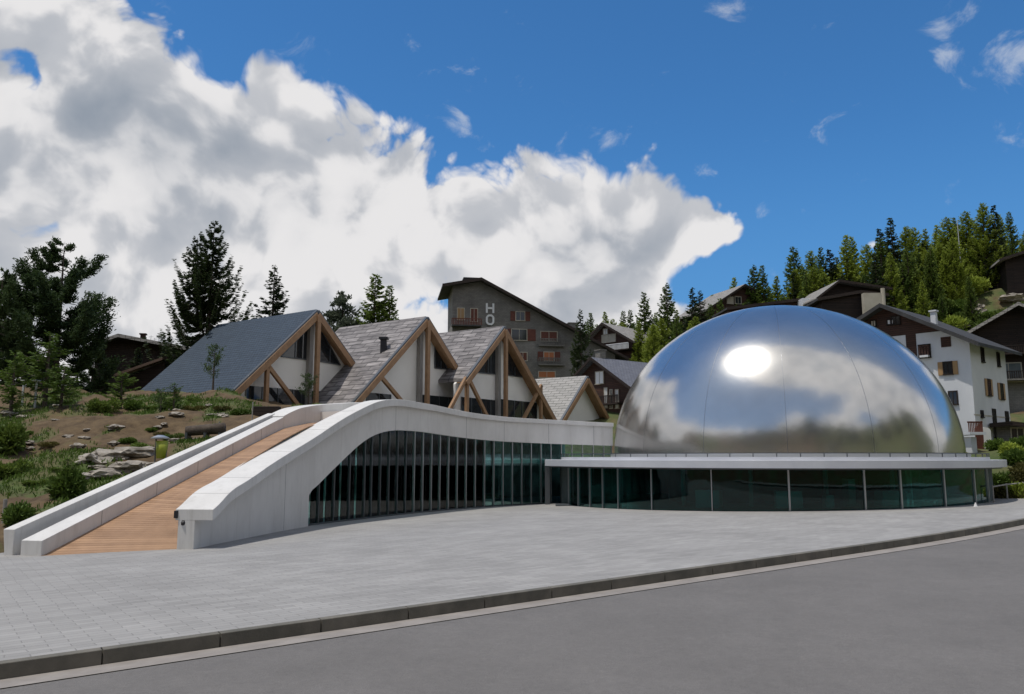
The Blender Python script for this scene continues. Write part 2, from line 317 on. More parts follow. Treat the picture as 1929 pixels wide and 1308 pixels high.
M_['black'] = mat('black_plastic', (.015, .015, .02), .5)
M_['roomfloor'] = mat('interior_floor', (.30, .32, .32), .5)
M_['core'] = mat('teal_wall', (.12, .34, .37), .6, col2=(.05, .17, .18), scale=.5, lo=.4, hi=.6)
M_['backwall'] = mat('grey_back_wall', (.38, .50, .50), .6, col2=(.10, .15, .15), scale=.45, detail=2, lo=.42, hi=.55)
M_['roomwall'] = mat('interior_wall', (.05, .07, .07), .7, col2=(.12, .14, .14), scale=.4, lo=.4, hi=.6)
M_['roomlight'] = mat('interior_white', (.8, .82, .82), .6)
M_['slate'] = shingle('blue_slate', (.032, .050, .076), (.042, .063, .092), .32, .34, streak=.10)
M_['shake'] = shingle('grey_shake', (.15, .138, .136), (.26, .24, .235), .62, 1.7, streak=.5)
M_['shake2'] = shingle('pale_shake', (.30, .29, .27), (.36, .345, .325), .45, 1.1, streak=.18)
M_['beam'] = woodmat('timber_beam', (.25, .14, .07), (.42, .255, .14), .6)
M_['greybeam'] = woodmat('weathered_post', (.27, .25, .23), (.36, .34, .32), .7)
M_['render'] = mat('white_render', (.76, .74, .71), .8, col2=(.82, .80, .77), scale=.5)
M_['house_white'] = mat('house_white', (.55, .57, .60), .85, col2=(.68, .69, .71), scale=.35, detail=8, lo=.25, hi=.6, sep=(1, 1, .6))
M_['brown'] = brickmat('brown_boards', (.055, .026, .018), (.08, .036, .024), (.015, .008, .006), 4., .2, .02, .75, .01, .3)
M_['darkwood'] = brickmat('dark_boards', (.022, .014, .011), (.035, .022, .017), (.008, .005, .004), 4., .22, .02, .8, .01, .3)
M_['stone'] = brickmat('grey_stone', (.18, .17, .155), (.22, .208, .19), (.13, .125, .115), .45, .2, .015, .9, .01, .3)
M_['roofdark'] = mat('dark_roof', (.03, .03, .031), .8, col2=(.055, .054, .055), scale=1.2)
M_['roofblue'] = shingle('bluegrey_roof', (.12, .125, .15), (.15, .155, .18), .35, .5, streak=.12)
M_['roofpale'] = shingle('pale_grey_roof', (.25, .235, .215), (.31, .29, .27), .4, .6, streak=.12)
M_['redwood'] = mat('red_shutter', (.10, .03, .018), .7, col2=(.15, .045, .026), scale=3)
M_['lit'] = mat('orange_lit_pane', (.42, .15, .06), .8)  # lit look of the hotel windows, put into the pane colour
M_['shutter'] = mat('ochre_shutter', (.36, .22, .10), .7)
M_['cream'] = mat('cream_wall', (.42, .38, .30), .8, col2=(.5, .46, .38), scale=1)
M_['sign'] = mat('sign_white', (.8, .8, .8), .5)
M_['bark'] = mat('bark', (.06, .045, .035), .9, col2=(.11, .085, .065), scale=4, bump=.02)
M_['rock'] = mat('rock', (.20, .175, .145), .9, col2=(.38, .34, .29), scale=1.6, detail=9, bump=.05, bscale=3)
M_['spruce'] = leafmat('spruce_needles', (.018, .030, .012), (.05, .075, .022))
M_['pine'] = leafmat('pine_needles', (.026, .05, .018), (.085, .13, .04))
M_['larch'] = leafmat('larch_needles', (.14, .19, .022), (.34, .41, .06))
M_['mid'] = leafmat('fir_needles', (.06, .105, .02), (.16, .22, .04))
M_['silver'] = leafmat('silvery_needles', (.05, .07, .045), (.11, .13, .085))
M_['bush'] = leafmat('bush_leaves', (.05, .09, .014), (.13, .20, .035))
M_['autumn'] = leafmat('olive_leaves', (.06, .06, .015), (.13, .115, .03))
M_['yellow'] = mat('lime_plastic', (.32, .36, .03), .5)

# ------------------------------------------------------------ terrain
def interp(x, xs, ys):
    return float(np.interp(x, xs, ys))
TT = [-1.3, -.66, -.36, -.24, -.1, .05, .2, .4, .62, .9, 1.5]
YY = [28, 45, 57, 75, 95, 115, 150, 260, 600]
ZZ = [[.2, 5, 8, 10, 11, 12, 14, 20, 30],
      [-.3, 4.1, 7.3, 8.5, 9, 10, 11, 13, 20],
      [-.3, 4.0, 7.4, 7.8, 9, 9.5, 10, 12, 18],
      [-.3, 3.6, 6.2, 7, 8, 9, 10, 12, 18],
      [-.3, 1, 4, 6, 8, 9.5, 11, 14, 20],
      [-.3, 0, 1, 4, 8, 11, 14, 18, 24],
      [0, 0, 1, 3, 8, 13, 19, 26, 34],
      [.3, .5, 1.5, 4, 10, 19, 27, 40, 60],
      [.5, .8, 2.2, 4.2, 8, 27, 39, 56, 80],
      [.8, 1, 3, 6, 10, 32, 43, 60, 85],
      [.8, 1, 4, 9, 21, 29, 38, 56, 85]]
ZA = np.array(ZZ)
def sstep(x): x = min(1, max(0, x)); return x * x * (3 - 2 * x)
def table(x, y):
    t = x / y
    col = [float(np.interp(t, TT, ZA[:, j])) for j in range(len(YY))]
    return float(np.interp(y, YY, col))
def terr(x, y):
    base = gz(max(-60, min(60, x)), max(-60, min(60, y))) - .35
    if y < 22:
        d = math.hypot(max(0, abs(x) - 70), max(0, -y - 20))
        return base - .12 + min(48, d * .9) * 1.0 + noise.noise(Vector((x * .02, y * .02, 3))) * min(4, d * .03)
    z = table(x, y)
    bump = noise.fractal(Vector((x * .16, y * .16, 1.7)), .9, 2.1, 5) * .8 + noise.fractal(Vector((x * .9, y * .9, 4.1)), .9, 2.1, 3) * .10
    big = noise.noise(Vector((x * .03, y * .03, 9))) * 1.5 * sstep((y - 85) / 40)
    xl = -17.5 + max(0, min(y, 60) - 27.5) * .25
    left = sstep((xl - x) / 1.2)
    yb = interp(x, [-15, -5, 5, 15, 26, 31.5, 36, 45, 60], [50, 57, 64, 71, 66, 54, 46, 42, 44])
    back = sstep((y - yb) / 7)
    m = max(left, back) * sstep((y - 22) / 5)
    return base * (1 - m) + (z + bump * (1 if y < 75 or True else 1) + big) * m

def build_terrain():
    xs = list(np.arange(-52, -6, .5)) + list(np.arange(-6, 34, 2)) + list(np.arange(34, 58, 1.)) + list(np.arange(58, 150, 3)) + [160, 185, 220, 280, 380, 520, 700, 950]
    xs = [-950, -700, -500, -350, -250, -180, -140, -115, -100, -90, -80, -72, -66, -60, -56] + xs
    ys = [-950, -700, -500, -350, -250, -180, -130, -100, -80, -60, -40, -20, 0, 12, 20, 23] + list(np.arange(24, 76, .5)) + list(np.arange(76, 180, 3.)) + [190, 205, 230, 260, 300, 380, 500, 700, 950]
    ny = len(ys); V = [(x, y, terr(x, y)) for x in xs for y in ys]
    Fc = [[i * ny + j, (i + 1) * ny + j, (i + 1) * ny + j + 1, i * ny + j + 1] for i in range(len(xs) - 1) for j in range(ny - 1)]
    me = bpy.data.meshes.new('hillside'); me.from_pydata(V, [], Fc)
    at = me.attributes.new('cover', 'FLOAT', 'POINT')
    vals = []
    for x, y, z in V:
        g = noise.fractal(Vector((x * .28, y * .28, 7.7)), .8, 2.1, 4) * 1.1 + .38
        if y > 78 or x > 28: g += .55
        if y < -10: g -= .25
        if x < -32 and y > 36: g -= .18
        vals.append(min(1, max(0, (g - .1) * 1.5)))
    at.data.foreach_set('value', vals)
    m = mat('earth_and_grass', (.1, .07, .04), .95); nt = m.node_tree; N = nt.nodes; L = nt.links; b = N['Principled BSDF']
    a = N.new('ShaderNodeAttribute'); a.attribute_name = 'cover'; g = N.new('ShaderNodeNewGeometry')
    n = N.new('ShaderNodeTexNoise'); L.new(g.outputs['Position'], n.inputs['Vector']); n.inputs['Scale'].default_value = 1.3; n.inputs['Detail'].default_value = 9; n.inputs['Roughness'].default_value = .7
    n2 = N.new('ShaderNodeTexNoise'); L.new(g.outputs['Position'], n2.inputs['Vector']); n2.inputs['Scale'].default_value = .5; n2.inputs['Detail'].default_value = 8
    def mix(f, A, B):
        k = N.new('ShaderNodeMix'); k.data_type = 'RGBA'
        if isinstance(f, float): k.inputs[0].default_value = f
        else: L.new(f, k.inputs[0])
        for i, c in ((6, A), (7, B)):
            if isinstance(c, tuple): k.inputs[i].default_value = (*c, 1)
            else: L.new(c, k.inputs[i])
        return k.outputs[2]
    def mr(s_, lo, hi):
        k = N.new('ShaderNodeMapRange'); L.new(s_, k.inputs[0]); k.inputs[1].default_value = lo; k.inputs[2].default_value = hi; return k.outputs[0]
    soil = mix(mr(n.outputs[0], .35, .7), (.065, .040, .018), (.155, .105, .052))
    grass = mix(mr(n.outputs[0], .3, .7), (.035, .06, .012), (.08, .11, .025))
    dry = mix(mr(n2.outputs[0], .4, .65), grass, (.11, .095, .04))
    ad = N.new('ShaderNodeMath'); ad.operation = 'ADD'; L.new(a.outputs['Fac'], ad.inputs[0]); L.new(n.outputs[0], ad.inputs[1])
    L.new(mix(mr(ad.outputs[0], .8, 1.15), soil, dry), b.inputs['Base Color'])
    bp = N.new('ShaderNodeBump'); bp.inputs['Distance'].default_value = .12; L.new(n.outputs[0], bp.inputs['Height']); L.new(bp.outputs[0], b.inputs['Normal'])
    me.materials.append(m)
    for p in me.polygons: p.use_smooth = True
    o = bpy.data.objects.new('hillside', me); C.objects.link(o); tag(o, kind='structure')
build_terrain()

# ------------------------------------------------------------ plaza, kerb, road
K0 = Vector((-7.4, 12.05)); K1 = Vector((20.2, 32.1)); KD = (K1 - K0).normalized(); KN = Vector((KD.y, -KD.x))   # KN points to the road
def kp(s, off, dz=0.):
    # the kerb bends gently away at its far right end
    bend = max(0, s - 22) ** 2 * .004
    p = K0 + KD * s + KN * off - KN * bend
    return Vector((p.x, p.y, gz(p.x, p.y) + dz))
def strip(name, s0, s1, n, o0, o1, dz0, dz1, m):
    mb = MB()
    for k in range(n):
        a = s0 + (s1 - s0) * k / n; b_ = s0 + (s1 - s0) * (k + 1) / n
        mb.poly([kp(a, o1, dz1), kp(b_, o1, dz1), kp(b_, o0, dz0), kp(a, o0, dz0)])
    o = mb.build(name, m); tag(o, kind='structure'); return o
strip('plaza', -60, 60, 60, -48, -.15, -.004, -.004, M_['plaza'])
# kerb stones with joints
mb = MB(); s = -60.; KL = 1.78; KH = .235; s = -60 * 1.78 / 1.78 + .9 - .08
while s < 60:
    e = s + KL - .018
    a0, a1, b0, b1 = kp(s, -.16), kp(s, 0), kp(e, -.16), kp(e, 0)
    Z = Vector((0, 0, 1))
    mb.solid([a0 - Z * .5, b0 - Z * .5, b1 - Z * .5, a1 - Z * .5], [a0, b0, b1 - Z * .012, a1 - Z * .012])
    s += KL
kerb = mb.build('kerb', M_['kerb'], bevel=.012); tag(kerb, kind='structure')
strip('gutter', -60, 60, 60, 0, .62, -KH, -KH + .012, M_['gutter'])
strip('road', -70, 70, 70, .56, 15.5, -KH - .002, -KH - .002, M_['asphalt'])
mb = MB()
for k in range(60):
    a = -60 + k * 2
    mb.solid([kp(a, 15.3, -.6), kp(a + 1.985, 15.3, -.6), kp(a + 1.985, 15.45, -.6), kp(a, 15.45, -.6)], [kp(a, 15.3, -.06), kp(a + 1.985, 15.3, -.06), kp(a + 1.985, 15.45, -.06), kp(a, 15.45, -.06)])
tag(mb.build('far_kerb', M_['kerb']), kind='structure')
strip('pavement', -60, 60, 30, 15.45, 19, -.07, -.07, M_['plaza'])

# ------------------------------------------------------------ lobby with ramp
def smooth_curve(pts, n):
    """Catmull-Rom through plan points, returns n+1 samples"""
    p = [Vector(a) for a in pts]; p = [2 * p[0] - p[1]] + p + [2 * p[-1] - p[-2]]; out = []
    segs = len(pts) - 1
    for i in range(n + 1):
        t = i / n * segs; k = min(int(t), segs - 1); t -= k; a, b, c, d = p[k:k + 4]
        out.append(.5 * ((2 * b) + (c - a) * t + (2 * a - 5 * b + 4 * c - d) * t * t + (3 * b - a - 3 * c + d) * t ** 3))
    return out
NW = 150
W = smooth_curve([(-11.05, 28.3), (-10.75, 31), (-9.55, 38), (-7.4, 42.9), (-5.1, 47.2), (-2.2, 51.0), (2.2, 54.6), (7.1, 56.4)], NW)
def normals(c):
    out = []
    for i in range(len(c)):
        d = (c[min(i + 1, len(c) - 1)] - c[max(i - 1, 0)]).normalized(); out.append(Vector((d.y, -d.x)))   # to the right/outside
    return out
WN = normals(W)
ov = [interp(p.y, [28, 38, 43, 47, 52], [.66, .55, .34, .22, .16]) for p in W]
OUT = [p + n * o for p, n, o in zip(W, WN, ov)]
def z_on(curve, pix):
    """height profile along a plan curve from photo points: returns z per sample"""
    ss = []; zz = []
    for (u, v) in pix:
        r = ray(u, v); t = r.x; best = None
        for i in range(len(curve) - 1):
            a = curve[i].x - t * curve[i].y; b = curve[i + 1].x - t * curve[i + 1].y
            if a <= 0 <= b or b <= 0 <= a:
                k = a / (a - b) if a != b else 0; best = (i + k, curve[i].y + (curve[i + 1].y - curve[i].y) * k); break
        if best is None:
            j = min(range(len(curve)), key=lambda i: abs(curve[i].x / curve[i].y - t)); best = (j, curve[j].y)
        ss.append(best[0]); zz.append(EYE.z + ray(u, v).z * best[1])
    z = np.interp(range(len(curve)), ss, zz)
    k = np.ones(7) / 7; zp = np.concatenate([2 * z[0] - z[1:4][::-1], z, 2 * z[-1] - z[-4:-1][::-1]])
    return list(np.convolve(zp, k, 'valid')), ss
TOP, _ = z_on(OUT, [(391, 960), (471, 905), (570, 839), (653, 785), (700, 761), (723, 753), (757, 752), (819, 763), (897, 779), (957, 786), (1060, 792), (1153, 797)])
OPN, oss = z_on(W, [(581, 933), (638, 875), (684, 831), (715, 815), (747, 810), (793, 813), (892, 827), (949, 832), (1060, 837), (1153, 840)])
IG = int(round(oss[0]))
for i in range(IG + 4): OPN[i] = None
lobby = empty('lobby_building', (W[0].x, W[0].y, gz(W[0].x, W[0].y)), 'curved white concrete lobby building with plank ramp climbing onto its roof and tall glass front', 'building')
CT = [interp(p.y, [28, 38, 47, 56], [.38, .40, .36, .26]) for p in W]
TH = .6
def v3(p, z): return Vector((p.x, p.y, z))
INN = [p - n * .72 for p, n in zip(W, WN)]
def ribbon_solid(rings):
    """rings: list of 4-point cross sections -> closed solid"""
    mb = MB(); n = len(rings[0])
    for rg in rings: mb.v += [tuple(p) for p in rg]
    for k in range(len(rings) - 1):
        for j in range(n):
            j2 = (j + 1) % n; mb.f.append([k * n + j, k * n + j2, (k + 1) * n + j2, (k + 1) * n + j])
    mb.f.append(list(range(n))[::-1]); mb.f.append([(len(rings) - 1) * n + j for j in range(n)]); return mb
cap = ribbon_solid([[v3(INN[i], TOP[i] - CT[i]), v3(OUT[i], TOP[i] - CT[i]), v3(OUT[i], TOP[i]), v3(INN[i], TOP[i])] for i in range(NW + 1)])
cap.build('parapet_cap', M_['conc'], lobby, bevel=.015)
wall = ribbon_solid([[v3(W[i] - WN[i] * TH, gz(W[i].x, W[i].y) - .4), v3(W[i], gz(W[i].x, W[i].y) - .4), v3(W[i], TOP[i] - CT[i] - .002), v3(W[i] - WN[i] * TH, TOP[i] - CT[i] - .002)] for i in range(0, IG + 1)])
wall.build('ramp_wall', M_['conc'], lobby)
zo = {IG: EYE.z + ray(581, 933).z * W[IG].y}
op = [zo[IG]] + [float(x) for x in z_on(W, [(581, 933), (638, 875), (684, 831), (715, 815), (747, 810), (793, 813), (892, 827), (949, 832), (1060, 837), (1153, 840)])[0][IG + 1:]]
fas = ribbon_solid([[v3(W[i] - WN[i] * TH, op[i - IG]), v3(W[i], op[i - IG]), v3(W[i], TOP[i] - CT[i] - .002), v3(W[i] - WN[i] * TH, TOP[i] - CT[i] - .002)] for i in range(IG, NW + 1)])
fas.build('fascia', M_['conc'], lobby)
# joints in fascia and wall
def col_index(u, v=900):
    t = ray(u, v).x; return min(range(NW + 1), key=lambda i: abs(W[i].x / W[i].y - t))
for u in (540, 878, 952, 1034, 1118, 745):
    i = col_index(u); lo = op[i - IG] if i >= IG else gz(W[i].x, W[i].y); p = W[i] + WN[i] * .003; d = Vector((-WN[i].y, WN[i].x)) * .012
    mbj = MB(); mbj.slab([v3(p - d, lo + .01), v3(p + d, lo + .01), v3(p + d, TOP[i] - CT[i] - .01), v3(p - d, TOP[i] - CT[i] - .01)], (-WN[i].x * .006, -WN[i].y * .006, 0))
    mbj.build('expansion_joint', M_['joint'], lobby)
for i in range(12, IG + 30, 11):
    a, b = INN[i], OUT[i]; d = Vector((-WN[i].y, WN[i].x)) * .009
    mbj = MB(); mbj.solid([v3(a - d, TOP[i] - .01), v3(b - d, TOP[i] - .01), v3(b + d, TOP[i] - .01), v3(a + d, TOP[i] - .01)], [v3(a - d, TOP[i] + .003), v3(b - d, TOP[i] + .003), v3(b + d, TOP[i] + .003), v3(a + d, TOP[i] + .003)])
    mbj.build('cap_joint', M_['joint'], lobby)
# glazing
GL = [W[i] - WN[i] * .28 for i in range(NW + 1)]
seg = [0.]
for i in range(IG, NW): seg.append(seg[-1] + (GL[i + 1] - GL[i]).length)
def at_s(s_):
    k = float(np.interp(s_, seg, range(len(seg)))); i = min(int(k), len(seg) - 2); f_ = k - i; a = IG + i
    return GL[a].lerp(GL[a + 1], f_), op[i] * (1 - f_) + op[i + 1] * f_, WN[a]
stops = [0.]; 
while stops[-1] < seg[-1] - .7: stops.append(stops[-1] + (.62 if stops[-1] < 5.5 else .80))
stops.append(seg[-1])
for k in range(len(stops) - 1):
    (a, za, n), (b, zb, _n) = at_s(stops[k]), at_s(stops[k + 1]); d = (b - a).normalized() * .02
    a = a + d; b = b - d; g0 = gz(a.x, a.y)
    mb = MB(); mb.slab([v3(a, g0 + .05), v3(b, g0 + .05), v3(b, zb + .02), v3(a, za + .02)], (-n.x * .02, -n.y * .02, 0)); mb.build('glass_pane', M_['glass'], lobby)
for k, s_ in enumerate(stops):
    a, za, n = at_s(s_); g0 = gz(a.x, a.y); t = Vector((-n.y, n.x, 0))
    if k % 2 == 0 or s_ > 5: 
        mb = MB(); mb.obox(v3(a + n * .02, (g0 + za) / 2), t, (n.x, n.y, 0), (0, 0, 1), .027, .055, (za - g0) / 2 + .02); mb.build('mullion', M_['alu'] if s_ > 9 else M_['dkalu'], lobby)
# sill
mb = ribbon_solid([[v3(GL[i] - WN[i] * .08, gz(*W[i]) - .2), v3(GL[i] + WN[i] * .1, gz(*W[i]) - .2), v3(GL[i] + WN[i] * .1, gz(*W[i]) + .06), v3(GL[i] - WN[i] * .08, gz(*W[i]) + .06)] for i in range(IG, NW + 1)])
mb.build('sill', M_['dkalu'], lobby)
# interior: floor, pale band imitating the canopy's reflection, back wall, roof slab
def off_ring(d, z, i0=IG, i1=NW): return [v3(W[i] - WN[i] * (BACK_[i] if d is None else d), z(i) if callable(z) else z) for i in range(i0, i1 + 1, 4)]
BACK_ = [float(np.interp(i, [IG, IG + 18, IG + 45], [4.2, 4.6, 8.])) for i in range(NW + 1)]
def BT(i):      # top of the back wall stays under the ramp deck
    y_ = W[i].y + abs(WN[i].y) * BACK_[i]
    dz_ = float(np.interp(y_ - 27.1 - 1.2, [0, .2, 13.5, 15.9, 18, 21, 26], [-.53, -.50, 3.52, 4.22, 4.62, 4.85, 4.9])) - .5
    return min(TOP[i] - .7, dz_) if i < IG + 50 else TOP[i] - .7
mb = MB(); mb.solid(off_ring(.4, -1.) + off_ring(None, -1.)[::-1], off_ring(.4, lambda i: gz(*W[i]) + .03) + off_ring(None, lambda i: gz(*W[i]) + .03)[::-1]); mb.build('lobby_floor', M_['roomfloor'], lobby)
mb = ribbon_solid([[v3(W[i] - WN[i] * 1.6, 2.30), v3(W[i] - WN[i] * 1.25, 2.30), v3(W[i] - WN[i] * 1.25, 2.62), v3(W[i] - WN[i] * 1.6, 2.62)] for i in range(IG + 4, NW, 3)]); mb.build('reflection_band', M_['roomlight'], lobby)
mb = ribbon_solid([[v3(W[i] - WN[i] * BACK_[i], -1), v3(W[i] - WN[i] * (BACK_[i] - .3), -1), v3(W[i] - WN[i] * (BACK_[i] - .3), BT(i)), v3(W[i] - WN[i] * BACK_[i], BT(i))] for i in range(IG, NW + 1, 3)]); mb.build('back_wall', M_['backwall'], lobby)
mb = ribbon_solid([[v3(W[i] - WN[i] * BACK_[i], TOP[i] - 1.15), v3(W[i] - WN[i] * .3, TOP[i] - 1.15), v3(W[i] - WN[i] * .3, TOP[i] - .55), v3(W[i] - WN[i] * BACK_[i], TOP[i] - .55)] for i in range(IG + 26, NW + 1, 2)]); mb.build('roof_slab', M_['render'], lobby)
mb = MB(); i = IG; mb.solid([v3(W[i] - WN[i] * .5, -1), v3(W[i] - WN[i] * BACK_[i], -1), v3(W[i - 2] - WN[i] * BACK_[i], -1), v3(W[i - 2] - WN[i] * .5, -1)], [v3(W[i] - WN[i] * .5, 2.4), v3(W[i] - WN[i] * BACK_[i], 2.4), v3(W[i - 2] - WN[i] * BACK_[i], 2.4), v3(W[i - 2] - WN[i] * .5, 2.4)]); mb.build('end_wall', M_['backwall'], lobby)
for f_, dd, hh in ((.28, 3.2, 1.1), (.45, 4.2, 1.0), (.62, 3.0, 1.15)):     # counters seen behind the glass
    i = int(IG + (NW - IG) * f_); p = W[i] - WN[i] * dd; t = Vector((-WN[i].y, WN[i].x, 0)); g0 = gz(*W[i])
    mb = MB(); mb.obox(v3(p, g0 + hh / 2), t, (WN[i].x, WN[i].y, 0), (0, 0, 1), 1.4, .3, hh / 2); mb.build('counter', M_['roomlight'], lobby, bevel=.03)
for f_ in (.15, .33, .5, .67, .84):
    i = int(IG + (NW - IG) * f_); p = W[i] - WN[i] * 2.2; mb = MB(); mb.tube([v3(p, -.6), v3(p, op[i - IG])], [.14, .14], 12); mb.build('column', M_['roomlight'], lobby, smooth=True)
# ramp deck, bench, outer parapet
DL = [Vector(p) for p in [(-15.62, 27.1), (-12.3, 43.0)]]
def deck_z(p):
    # height by distance up the ramp, flattening at the top
    s_ = (p.y - 27.1)
    return float(np.interp(s_, [0, .2, 13.5, 15.9, 18, 21, 26], [-.53, -.50, 3.52, 4.22, 4.62, 4.85, 4.9]))
left_in = smooth_curve([(-15.62, 27.1), (-14.54, 32.3), (-13.4, 37.8), (-12.3, 43.0), (-11.15, 45.6), (-9.3, 48.6), (-6.9, 51.9)], 120)
mb = MB(); planks = 0; 
NP = 150
for k in range(NP):
    ta = k / NP; tb = (k + .93) / NP
    def lp(t): x = t * 120; i = min(int(x), 119); return left_in[i].lerp(left_in[i + 1], x - i)
    def rp(t):
        x = t * 92; i = min(int(x), NW - 1); return (W[i] - WN[i] * (TH + .01)).lerp(W[i + 1] - WN[i + 1] * (TH + .01), x - i)
    a, b, c, d = lp(ta), lp(tb), rp(tb), rp(ta)
    zz = [deck_z(a), deck_z(b)]
    za, zb = zz
    mb.solid([v3(a, za - .05), v3(d, za - .05), v3(c, zb - .05), v3(b, zb - .05)], [v3(a, za), v3(d, za), v3(c, zb), v3(b, zb)])
mb.build('ramp_deck', M_['deck'], lobby)
mb = ribbon_solid([[v3(lp(t_), -1.2), v3(rp(t_) - Vector((.05, 0)), -1.2), v3(rp(t_) - Vector((.05, 0)), deck_z(lp(t_)) - .1), v3(lp(t_), deck_z(lp(t_)) - .1)] for t_ in [k / 18 * (IG - 1) / 92 for k in range(0, 19)]]); mb.build('ramp_substructure', M_['roomwall'], lobby)
# bench wall (low, wide) beside the deck
LN = normals(left_in)
IB = 60
def line(a, b, t): return Vector(a).lerp(Vector(b), t)
zb0 = EYE.z + ray(76, 1019).z * 27.1; zb1 = EYE.z + ray(536, 786).z * 43.
rings = []
for k in range(0, 41):
    t = k / 40; p = line((-15.62, 27.1), (-12.3, 43.0), t); n = Vector((.979, -.204)); z = zb0 + (zb1 - zb0) * t; w_ = .80 * (1 - t) + .62 * t
    rings.append([v3(p - n * w_, -1.2), v3(p, -1.2), v3(p, z), v3(p - n * w_, z)])
ribbon_solid(rings).build('bench_wall', M_['conc'], lobby, bevel=.012)
za0 = EYE.z + ray(12, 997).z * 27.6; za1 = EYE.z + ray(509, 779).z * 43.7
rings = []
for k in range(0, 41):
    t = k / 40; p = line((-16.78, 27.45), (-12.95, 43.6), t); n = Vector((.979, -.204)); z = za0 + (za1 - za0) * t; w_ = .44
    rings.append([v3(p - n * (w_ * .55), -1.2), v3(p, -1.2), v3(p, z), v3(p - n * w_, z)])
ribbon_solid(rings).build('outer_parapet', M_['conc'], lobby, bevel=.012)
for t in (.17, .36, .53, .70, .86):
    p = line((-15.62, 27.1), (-12.3, 43.0), t) + Vector((.979, -.204)) * .003; z = zb0 + (zb1 - zb0) * t
    mbj = MB(); mbj.obox(v3(p, z / 2 - .3), (.204, .979, 0), (.979, -.204, 0), (0, 0, 1), .008, .003, z / 2 + .28)
    mbj.build('bench_joint', M_['joint'], lobby)
# upper curved parapet
top_in = smooth_curve([(-12.3, 43.0), (-11.15, 45.6), (-9.3, 48.6), (-6.9, 51.9)], 40); TN = normals(top_in)
zi, _ = z_on(top_in, [(536, 784), (557, 771), (598, 763), (650, 760), (700, 757)])
rings = [[v3(top_in[i] - TN[i] * 1.15, 0), v3(top_in[i], 0), v3(top_in[i], zi[i]), v3(top_in[i] - TN[i] * 1.15, zi[i] + .02)] for i in range(41)]
ribbon_solid(rings).build('upper_parapet', M_['conc'], lobby, bevel=.015)
# small fixtures on the parapet end
e = v3(INN[0], TOP[0] - .17); mb = MB(); mb.box((e.x - .04, e.y - .05, e.z - .14), (e.x + .10, e.y + .02, e.z + .12)); mb.build('wall_lamp', M_['black'], lobby, bevel=.01)
mb = MB(); mb.tube([(e.x + .3, e.y - .07, e.z - .24), (e.x + .3, e.y + .02, e.z - .30)], [.05, .11], 10); mb.build('sensor', M_['black'], lobby)

# ------------------------------------------------------------ dome pavilion
PC = Vector((17.06, 55.5)); 
pav = empty('dome_pavilion', (PC.x, PC.y, gz(PC.x, PC.y)), 'round glass pavilion under a huge mirror polished steel dome with thin pale canopy', 'building')
RD, BD, ZD = 11.25, 10.2, 2.92; DC = Vector((18.35, 55.3))
mb = MB(); NA, NE = 160, 44
for j in range(NE):
    e_ = j / NE * math.pi / 2
    for k in range(NA):
        a = 2 * math.pi * k / NA; mb.v.append((DC.x + RD * math.cos(e_) * math.cos(a), DC.y + RD * math.cos(e_) * math.sin(a), ZD + BD * math.sin(e_)))
for j in range(NE - 1):
    for k in range(NA):
        k2 = (k + 1) % NA; mb.f.append([j * NA + k, j * NA + k2, (j + 1) * NA + k2, (j + 1) * NA + k])
mb.v.append((DC.x, DC.y, ZD + BD)); t_ = len(mb.v) - 1
for k in range(NA): mb.f.append([(NE - 1) * NA + k, (NE - 1) * NA + (k + 1) % NA, t_])
mb.build('dome', M_['steel'], pav, smooth=True)
a0 = math.atan2(-DC.y, -DC.x)
for k in range(15):
    a = a0 + R(2.5) + k * 2 * math.pi / 15; pts = []; mbs = MB(); rg = []
    for j in range(34):
        e_ = j / 34 * R(84); r_ = RD * math.cos(e_) + .004 * math.cos(e_); z = ZD + BD * math.sin(e_) + .004 * math.sin(e_)
        hw = .011; ca, sa = math.cos(a), math.sin(a); c_ = Vector((DC.x + r_ * ca, DC.y + r_ * sa, z)); t = Vector((-sa, ca, 0)) * hw; nn = Vector((math.cos(e_) * ca, math.cos(e_) * sa, math.sin(e_))) * .012
        rg.append([c_ - t - nn, c_ + t - nn, c_ + t, c_ - t])
    ribbon_solid(rg).build('dome_seam', M_['seam'], pav)
def hull_outline(Rr, tips, n=160):
    pts = [(PC.x + Rr * math.cos(2 * math.pi * k / n), PC.y + Rr * math.sin(2 * math.pi * k / n)) for k in range(n)] + list(tips)
    pts = sorted(set(pts)); 
    def half(ps):
        o = []
        for p in ps:
            while len(o) > 1 and (o[-1][0] - o[-2][0]) * (p[1] - o[-2][1]) - (o[-1][1] - o[-2][1]) * (p[0] - o[-2][0]) <= 0: o.pop()
            o.append(p)
        return o
    lo = half(pts); hi = half(pts[::-1]); return [Vector(p) for p in lo[:-1] + hi[:-1]]
def ring_slab(name, outl, z0, z1, m, bevel=0):
    mb = MB(); mb.solid([v3(p, z0) for p in outl], [v3(p, z1) for p in outl]); return mb.build(name, m, pav, bevel=bevel)
can = hull_outline(14.55, [(2.15, 52.6), (3.4, 55.2)])
ring_slab('canopy', can, 2.14, 2.56, M_['canopy'], .02)
ring_slab('canopy_soffit_trim', hull_outline(14.3, [(2.5, 52.8), (3.6, 55.2)]), 2.06, 2.138, M_['dkalu'])
ring_slab('roof_ring', hull_outline(13.7, []), 2.562, 2.72, M_['canopy'])
mb = MB(); NR = 120
